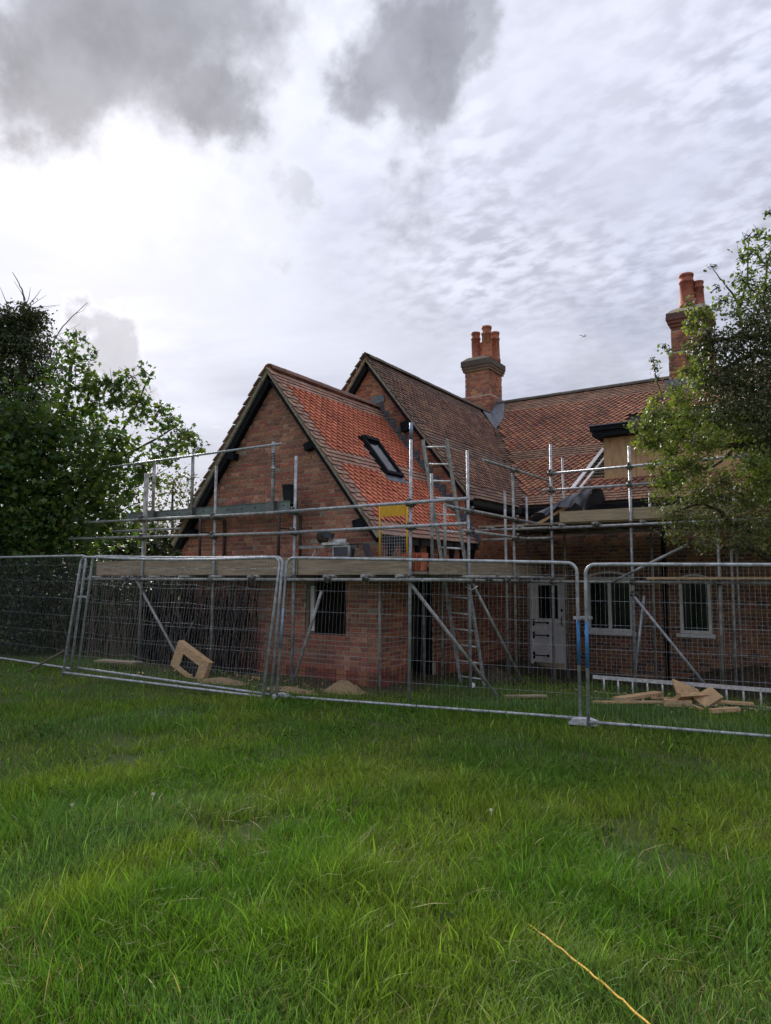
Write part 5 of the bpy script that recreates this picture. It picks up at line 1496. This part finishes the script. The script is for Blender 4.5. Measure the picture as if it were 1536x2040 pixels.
def foliage(name, blobs, per_m2, size, pal, tmpl, m, seed, root=None, clump=9, spread=0.30, up=0.6, shell=0.5, squash=1.0):
    rg = np.random.RandomState(seed)
    P, C = [], []
    pal = np.array(pal)
    for bx, by, bz, br in blobs:
        n = max(2, int(per_m2 * br * br * math.pi / clump))
        dv = rg.normal(size=(n, 3)); dv /= np.linalg.norm(dv, axis=1)[:, None]
        rr = br * rg.rand(n) ** (1 / 3 if shell == 0 else shell / 1.5)
        cc = np.array([bx, by, bz]) + dv * rr[:, None] * np.array([1, 1, squash])
        base = pal[rg.randint(len(pal), size=n)] * rg.uniform(0.8, 1.25, (n, 1))
        k = rg.randint(max(1, clump // 2), clump * 3 // 2 + 1, n)
        idx = np.repeat(np.arange(n), k)
        sp = min(spread * br + size * 0.5, 0.16 + size)
        P.append(cc[idx] + rg.normal(size=(len(idx), 3)) * sp * np.array([1, 1, 0.75]))
        C.append(base[idx] * rg.uniform(0.8, 1.22, (len(idx), 1)))
    P = np.concatenate(P); C = np.concatenate(C)
    N = len(P)
    nrm = rg.normal(size=(N, 3)) * 0.75 + np.array([0, 0, up]); nrm /= np.linalg.norm(nrm, axis=1)[:, None]
    t = rg.normal(size=(N, 3)) + np.array([0, 0, -0.25]); t -= nrm * (t * nrm).sum(1)[:, None]; t /= np.linalg.norm(t, axis=1)[:, None]
    s = np.cross(t, nrm)
    tp = np.array(tmpl[0])
    sz = size * rg.uniform(0.6, 1.25, N)
    z = -0.35 * np.abs(tp[:, 0]) - 0.18 * tp[:, 1] ** 2
    vs = P[:, None, :] + sz[:, None, None] * (tp[None, :, 0:1] * s[:, None, :] + (tp[None, :, 1:2] - 0.3) * t[:, None, :] + z[None, :, None] * nrm[:, None, :])
    return stuff(put(name, npmesh(name, vs, tmpl[1], C, m, False), root))


def limbs(root, lst, m, trunk_first=True):
    for i, (pts, r) in enumerate(lst):
        k = len(pts)
        # a few extra bends so that no limb runs straight
        rg = random.Random(i * 7 + k)
        q_ = []
        for a, c in zip(pts, pts[1:]):
            for t in range(4):
                p_ = V(*a).lerp(V(*c), t / 4)
                w_ = r * 0.5 if t else 0
                q_.append(p_ + V(rg.uniform(-w_, w_), rg.uniform(-w_, w_), rg.uniform(-w_, w_)))
        q_.append(V(*pts[-1]))
        rs = [r * (1 - 0.72 * j / (len(q_) - 1)) for j in range(len(q_))]
        MB().tube(q_, rs, 8 if r > 0.03 else 5).build('trunk' if (i == 0 and trunk_first) else 'branch', m, root, True)


def twigs(root, blobs, n_per, length, m, seed, r=0.005):
    rg = random.Random(seed)
    mb_ = MB()
    for bx, by, bz, br in blobs:
        for i in range(max(1, int(n_per * (0.4 + br)))):
            a = rg.uniform(0, 2 * math.pi)
            e = rg.uniform(-0.4, 1.0)
            d_ = V(math.cos(a) * math.cos(e), math.sin(a) * math.cos(e), math.sin(e))
            p0 = V(bx, by, bz) - d_ * br * rg.uniform(.3, .9)
            L_ = min(length, br * 1.9) * rg.uniform(.6, 1.1)
            p1 = p0 + d_ * L_ * .5 + V(rg.uniform(-.05, .05), rg.uniform(-.05, .05), rg.uniform(-.02, .06))
            p2 = p0 + d_ * L_ + V(0, 0, rg.uniform(-.02, .08))
            mb_.tube([p0, p1, p2], [r, r * .75, r * .4], 4, None, False)
    return stuff(mb_.build('twig', m, root))


SY = thing('sycamore_tree', 'broad leafy sycamore left of the gable, its leaves spreading behind the scaffold', 'tree', tuple(DATA['SYCL'][0][0][0][:2]) + (0.15,))
limbs(SY, DATA['SYCL'], MT['bark'])
GS = [(0.046, 0.095, 0.021), (0.062, 0.115, 0.024), (0.04, 0.085, 0.026), (0.078, 0.124, 0.026), (0.036, 0.071, 0.026), (0.093, 0.135, 0.029)]
foliage('crown', DATA['SYC'], 330, 0.145, GS, LEAF_SYC, MT['leaf'], 11, SY, 8, 0.22, 0.7, 0.6)
foliage('crown', DATA['SYCT'], 360, 0.130, GS, LEAF_SYC, MT['leaf'], 12, SY, 6, 0.25, 0.6, 0.7)
twigs(SY, DATA['SYCT'], 12, 0.7, MT['bark'], 3, 0.007)
IV = thing('ivy_clad_tree', 'tall dying tree at the left edge wrapped in dark ivy with bare twigs on top', 'tree', tuple(DATA['IVYL'][0][0][0][:2]) + (0.15,))
limbs(IV, DATA['IVYL'], MT['twig'])
foliage('ivy', DATA['IVY'], 2000, 0.085, [(0.035, 0.055, 0.018), (0.05, 0.065, 0.02), (0.028, 0.045, 0.02), (0.065, 0.075, 0.022)], LEAF_OVAL, MT['ivy'], 13, IV, 12, 0.25, 0.4, 0.8)
BT = thing('small_tree', 'small bushy tree with brownish green leaves far behind the left roof slope', 'tree', (DATA['BACK'][0][0], DATA['BACK'][0][1], 0.1))
bb = DATA['BACK']
limbs(BT, [([(bb[0][0], bb[0][1], 0.1), (bb[0][0], bb[0][1], 2.0), (bb[0][0], bb[0][1], bb[0][2])], 0.09), ([(bb[0][0], bb[0][1], 1.4), (bb[5][0], bb[5][1], bb[5][2])], 0.05)], MT['bark'])
foliage('crown', bb, 520, 0.10, [(0.07, 0.085, 0.03), (0.085, 0.075, 0.035), (0.05, 0.08, 0.025), (0.10, 0.09, 0.045)], LEAF_OVAL, MT['leaf'], 14, BT, 9)
HG = thing('overgrown_hedge', 'dark overgrown hedge full of bare stems behind the left hand fence panels', 'hedge', (-12.6, 8.6, 0.15))
foliage('leaves', DATA['HEDGE'], 620, 0.085, [(0.028, 0.05, 0.018), (0.04, 0.062, 0.02), (0.03, 0.042, 0.022), (0.055, 0.075, 0.025)], LEAF_OVAL, MT['ivy'], 15, HG, 9, 0.28, 0.5)
foliage('leaves', DATA['HEDGE2'], 520, 0.16, [(0.028, 0.046, 0.018), (0.036, 0.055, 0.02), (0.025, 0.036, 0.02)], LEAF_OVAL, MT['ivy'], 16, HG, 9, 0.3, 0.5)
rg = random.Random(9)
mb = MB()
for i in range(150):
    x, y = rg.uniform(-14.4, -10.9), rg.uniform(8.6, 10.4)
    if x > -11.3 and y < 9.2 and i % 2: x -= 0.5
    h = rg.uniform(0.9, 2.2)
    lx, ly = rg.uniform(-.25, .25), rg.uniform(-.15, .15)
    mb.tube([(x, y, 0.1), (x + lx * .4, y + ly * .3, h * .4), (x + lx, y + ly, h * .75), (x + lx * 1.4 + rg.uniform(-.1, .1), y + ly, h)], [0.008, 0.007, 0.006, 0.003], 4, None, False)
stuff(mb.build('stem', MT['twig'], HG))
CL = thing('bare_climber', 'tangle of thin bare climber stems hanging over the left part of the brick wall', 'climber', (-10.0, 9.05, 0.1))
rg = random.Random(77)
for nm_, n_, mt_, rr_ in (('dark_stem', 300, 'darkwood', 0.009), ('pale_stem', 70, 'twig', 0.0055)):
    mb = MB()
    for i in range(n_):
        x = -11.35 + 2.7 * (rg.random() ** 1.6)
        y = rg.uniform(8.72, 9.18)
        top_ = rg.uniform(1.0, 1.75)
        bot_ = rg.choice((0.08, 0.08, rg.uniform(0.1, 0.8)))
        pts = []
        xx = x
        for k in range(5):
            pts.append((xx, y + rg.uniform(-.03, .03), bot_ + (top_ - bot_) * k / 4))
            xx += rg.uniform(-.12, .15)
        mb.tube(pts, rr_ * rg.uniform(.7, 1.3), 4, None, False)
    stuff(mb.build(nm_, MT[mt_], CL))
AP = thing('apple_tree', 'gnarled old apple tree leaning in from the right with yellow green young leaves', 'tree', tuple(DATA['APTR'][0][0][0][:2]) + (-0.1,))
limbs(AP, DATA['APTR'] + [(q_, r_ * 1.4) for q_, r_ in DATA['APL']], MT['bark'])
foliage('dark_growth', DATA['APD'], 3600, 0.055, [(0.068, 0.083, 0.037), (0.09, 0.099, 0.045), (0.053, 0.068, 0.033), (0.105, 0.105, 0.053), (0.075, 0.092, 0.03)], LEAF_DIA, MT['ivy'], 21, AP, 14, 0.25, 0.4, 0.9)
GY = [(0.158, 0.207, 0.041), (0.125, 0.176, 0.039), (0.204, 0.244, 0.048), (0.096, 0.146, 0.034), (0.169, 0.201, 0.062)]
foliage('crown', DATA['APY'], 2300, 0.060, GY, LEAF_OVAL, MT['leaf'], 22, AP, 7, 0.22, 0.6, 0.9)
foliage('crown', DATA['APG'], 2900, 0.046, [(0.123, 0.145, 0.058), (0.145, 0.167, 0.065), (0.102, 0.123, 0.058), (0.174, 0.189, 0.072), (0.087, 0.116, 0.043)], LEAF_OVAL, MT['leaf'], 23, AP, 7, 0.22, 0.5, 0.9)
foliage('crown', DATA['APT'], 950, 0.066, [(0.075, 0.106, 0.031), (0.1, 0.138, 0.035), (0.062, 0.088, 0.027), (0.125, 0.163, 0.037)], LEAF_OVAL, MT['leaf'], 24, AP, 6, 0.3, 0.6, 0.9)
twigs(AP, DATA['APY'] + DATA['APG'], 26, 0.55, MT['twig'], 5, 0.0045)
twigs(AP, DATA['APT'], 16, 0.6, MT['bark'], 6, 0.006)
fw_blobs = []
rg = random.Random(31)
for i in range(46):
    a = R(-100 + i * 4.6)
    dd = rg.uniform(90, 120)
    fw_blobs.append((math.sin(a) * dd, math.cos(a) * dd, rg.uniform(1, 3), rg.uniform(4, 6.5)))
fwd = foliage('far_wood', fw_blobs, 45, 1.5, [(0.035, 0.06, 0.02), (0.05, 0.075, 0.025)], LEAF_DIA, MT['leaf'], 33, None, 10, 0.3, 0.5)
tag(fwd, 'far belt of trees beyond the garden', 'wood')

# ================================================================== grass
def grass():
    rg = np.random.RandomState(4)
    pos = []
    def scatter(n, d0, d1, amax=R(50)):
        a = rg.uniform(-amax, amax, n)
        dd = np.sqrt(rg.uniform(d0 * d0, d1 * d1, n))
        x = dd * np.tan(a) * 0 + dd * np.sin(a); y = dd * np.cos(a)
        # rotate into the camera heading
        X = x * math.cos(TH) - y * math.sin(TH); Y = x * math.sin(TH) + y * math.cos(TH)
        return np.stack([X, Y], 1)
    for n, d0, d1 in ((120000, 2.1, 4.2), (108000, 4.2, 6.8), (92000, 6.8, 10.2), (44000, 10.2, 15.0)):
        pos.append(scatter(n, d0, d1))
    P = np.concatenate(pos)
    x, y = P[:, 0], P[:, 1]
    keep = ~((x < -6.08) & (x > -11.0) & (y > 9.2)) & ~((x > -6.4) & (y > 14.6)) & ~((x < -6.0) & (y > 12))
    worn = sstep(y - 3.2 * (x > -5.5) + 2.0 * (vnoise(x * 1.4, y * 1.4, 8) - .5), 8.3, 9.6)
    keep &= rg.rand(len(P)) > worn * 0.62
    bare = (vnoise(x * 2.3, y * 2.3, 12) > 0.82) & (vnoise(x * .6, y * .6, 14) > 0.5)
    keep &= ~(bare & (rg.rand(len(P)) < 0.75))
    x, y, worn = x[keep], y[keep], worn[keep]
    N = len(x)
    big = vnoise(x * 0.75, y * 0.75, 21); mid = vnoise(x * 2.2, y * 2.2, 22); fine = vnoise(x * 6, y * 6, 23)
    h = 0.05 + 0.085 * big * mid + 0.085 * fine * mid + rg.rand(N) * 0.045
    for tx, ty, tr, th_ in ((-2.59, 3.3, .42, .16), (-3.92, 3.61, .30, .10), (-0.75, 4.34, .35, .08), (-4.4, 2.9, .5, .10), (-2.1, 2.6, .5, .10), (-6.2, 5.2, .5, .09), (-3.2, 2.3, .4, .12)):
        h += th_ * np.exp(-((x - tx) ** 2 + (y - ty) ** 2) / (tr * tr))
    dist = np.hypot(x, y)
    h *= np.where(dist > 6.5, 0.85, 1.0) * (1 - 0.35 * worn)
    # longer by the fence line where nobody mows
    h += 0.05 * np.exp(-((y - (8.33 + (x + 2.65) * 0.26)) / 0.16) ** 2) * (x > -6.6)
    h *= rg.uniform(0.5, 1.05, N)
    tall = rg.rand(N) < 0.03
    h = np.where(tall, h * 1.3 + 0.02, h)
    w = rg.uniform(0.0013, 0.0030, N) * np.where(tall, 1.25, 1.0) * (1 + 0.12 * np.maximum(dist - 4, 0))
    phi = rg.uniform(0, 2 * np.pi, N) * 0.85 + 2 * np.pi * vnoise(x * 2.6, y * 2.6, 31)
    lean = rg.uniform(0.03, 0.60, N) + 0.25 * vnoise(x * 1.7, y * 1.7, 32)
    tl = np.where(rg.rand(N) < 0.07, 1.6, 1.0); lean *= tl
    dry = rg.rand(N) < 0.05 + 0.10 * sstep(vnoise(x * 1.6, y * 1.6, 43), .6, .85) + 0.22 * worn
    lean = np.where(dry & (rg.rand(N) < 0.6), lean + 1.0, lean)
    w = np.where(rg.rand(N) < 0.08, w * 1.9, w)
    dx, dy = np.cos(phi), np.sin(phi)
    fa = rg.uniform(0, np.pi, N)
    sx_, sy_ = np.cos(fa), np.sin(fa)
    z0 = gz(x, y) - 0.01
    vs = np.zeros((N, 7, 3))
    for i, (t, wf) in enumerate(((0, 1.0), (0.42, 0.9), (0.76, 0.6), (1.0, 0))):
        ox = dx * lean * h * t * t; oy = dy * lean * h * t * t
        oz = h * t * (1 - 0.32 * np.minimum(lean, 1.4) * t)
        if i < 3:
            for s, k in ((-1, 2 * i), (1, 2 * i + 1)):
                vs[:, k, 0] = x + ox + s * sx_ * w * wf; vs[:, k, 1] = y + oy + s * sy_ * w * wf; vs[:, k, 2] = z0 + oz
        else:
            vs[:, 6, 0] = x + ox; vs[:, 6, 1] = y + oy; vs[:, 6, 2] = z0 + oz
    deep = np.array([0.098, 0.205, 0.022]); yel = np.array([0.165, 0.248, 0.030]); blu = np.array([0.105, 0.205, 0.055]); straw = np.array([0.24, 0.205, 0.09])
    a = sstep(vnoise(x * 1.3, y * 1.3, 41), 0.3, 0.75)[:, None]
    c = deep * (1 - a) + yel * a
    bq = sstep(vnoise(x * 1.0, y * 1.0, 42), 0.60, 0.82)[:, None] * 0.9
    c = c * (1 - bq) + blu * bq
    dry = dry[:, None]
    c = np.where(dry, straw, c) * rg.uniform(0.5, 1.6, (N, 1))
    c = np.where(tall[:, None], c * 1.35 + 0.01, c)
    me = npmesh('grass', vs, [(0, 1, 3, 2), (2, 3, 5, 4), (4, 5, 6)], c, MT['grass'], True)
    o = stuff(put('grass', me))
    return tag(o, 'long uneven green grass covering the lawn up to the house', 'grass')


grass()
# chips and splinters of wood left by the work
rg = random.Random(17)
wc = MB()
for i in range(150):
    if i % 2: x, y = rg.gauss(-2.0, .7), rg.gauss(10.5, .5)
    else: x, y = rg.uniform(-10, -6.2), rg.uniform(7.7, 8.7)
    L_ = rg.uniform(.02, .09)
    wc.box((x, y, G(x, y) + rg.uniform(.02, .06)), (L_, rg.uniform(.008, .03), .005), Matrix.Rotation(rg.uniform(0, 6.3), 3, 'Z') @ Matrix.Rotation(rg.uniform(-.5, .5), 3, 'Y'))
wc = stuff(wc.build('wood_chips', MT['timber']))
tag(wc, 'wood chips and splinters strewn behind the fence', 'wood chips')
# loose broad weeds low in the grass
rgn = np.random.RandomState(55)
wb = [(x, y, G(x, y) + 0.05, rgn.uniform(.06, .14)) for x, y in zip(rgn.uniform(-7.5, -0.5, 70), rgn.uniform(2.8, 8.6, 70))]
wd = foliage('lawn_weeds', wb, 1100, 0.036, [(0.05, 0.10, 0.02), (0.07, 0.12, 0.025), (0.045, 0.085, 0.03)], LEAF_OVAL, MT['weed'], 56, None, 8, 0.4, 1.2, 0, 0.4)
tag(wd, 'small broad leaved weeds growing low among the grass', 'weeds')
for i, (x, y, lb) in enumerate(((-4.70, 3.11, 'pale clover head in the grass at far left'), (-4.44, 3.60, 'pale clover head behind the leftmost one, farther from the camera'), (-2.20, 4.73, 'pale clover head alone in the middle of the lawn'))):
    dn = thing('clover_flower', lb, 'flower', (x, y, G(x, y)), 'white flower heads in the lawn')
    z = G(x, y)
    MB().tube([(x, y, z), (x + .01, y, z + 0.04), (x + .015, y, z + 0.07)], 0.002, 5).build('stem', MT['grass'], dn)
    fl = MB()
    rq = random.Random(i)
    for k in range(30):
        d_ = V(rq.gauss(0, 1), rq.gauss(0, 1), rq.gauss(0.3, 1)).normalized()
        c_ = V(x + .015, y, z + 0.08)
        fl.tube([c_, c_ + d_ * 0.016], [0.003, 0.0012], 4)
    fl.build('petals', MT['petal'], dn)

# ================================================================== light aircraft in the sky
d_ = (FW * 1397 + Vector((math.cos(TH), math.sin(TH), 0)) * (1162 - 768) - Vector((math.cos(TH), math.sin(TH), 0)).cross(FW) * (670 - 1020)).normalized()
PC = Vector((0, 0, 1.72)) + d_ * 950
AC = thing('aeroplane', 'tiny light aeroplane flying between the two chimneys', 'aeroplane', tuple(PC))
fwd_ = Vector((-0.75, 0.5, 0.05)).normalized()
upv = Vector((0.1, 0.05, 1)).normalized()
rt = fwd_.cross(upv).normalized()
A = lambda a, c, e: PC + fwd_ * a + rt * c + upv * e
MB().tube([A(4.2, 0, 0), A(3.4, 0, 0), A(1, 0, 0), A(-2, 0, .1), A(-4.6, 0, .4)], [0.15, .5, .62, .45, .12], 10).build('fuselage', MT['skin'], AC, True)
MB().beam(A(0.8, -5.4, .6), A(0.8, 5.4, .6), 1.4, 0.16, upv).build('wing', MT['skin'], AC)
MB().beam(A(-4.3, -1.7, .4), A(-4.3, 1.7, .4), 0.8, 0.1, upv).build('tailplane', MT['skin'], AC)
MB().beam(A(-4.1, 0, .4), A(-4.6, 0, 1.8), 0.1, 0.9, fwd_).build('fin', MT['skin'], AC)
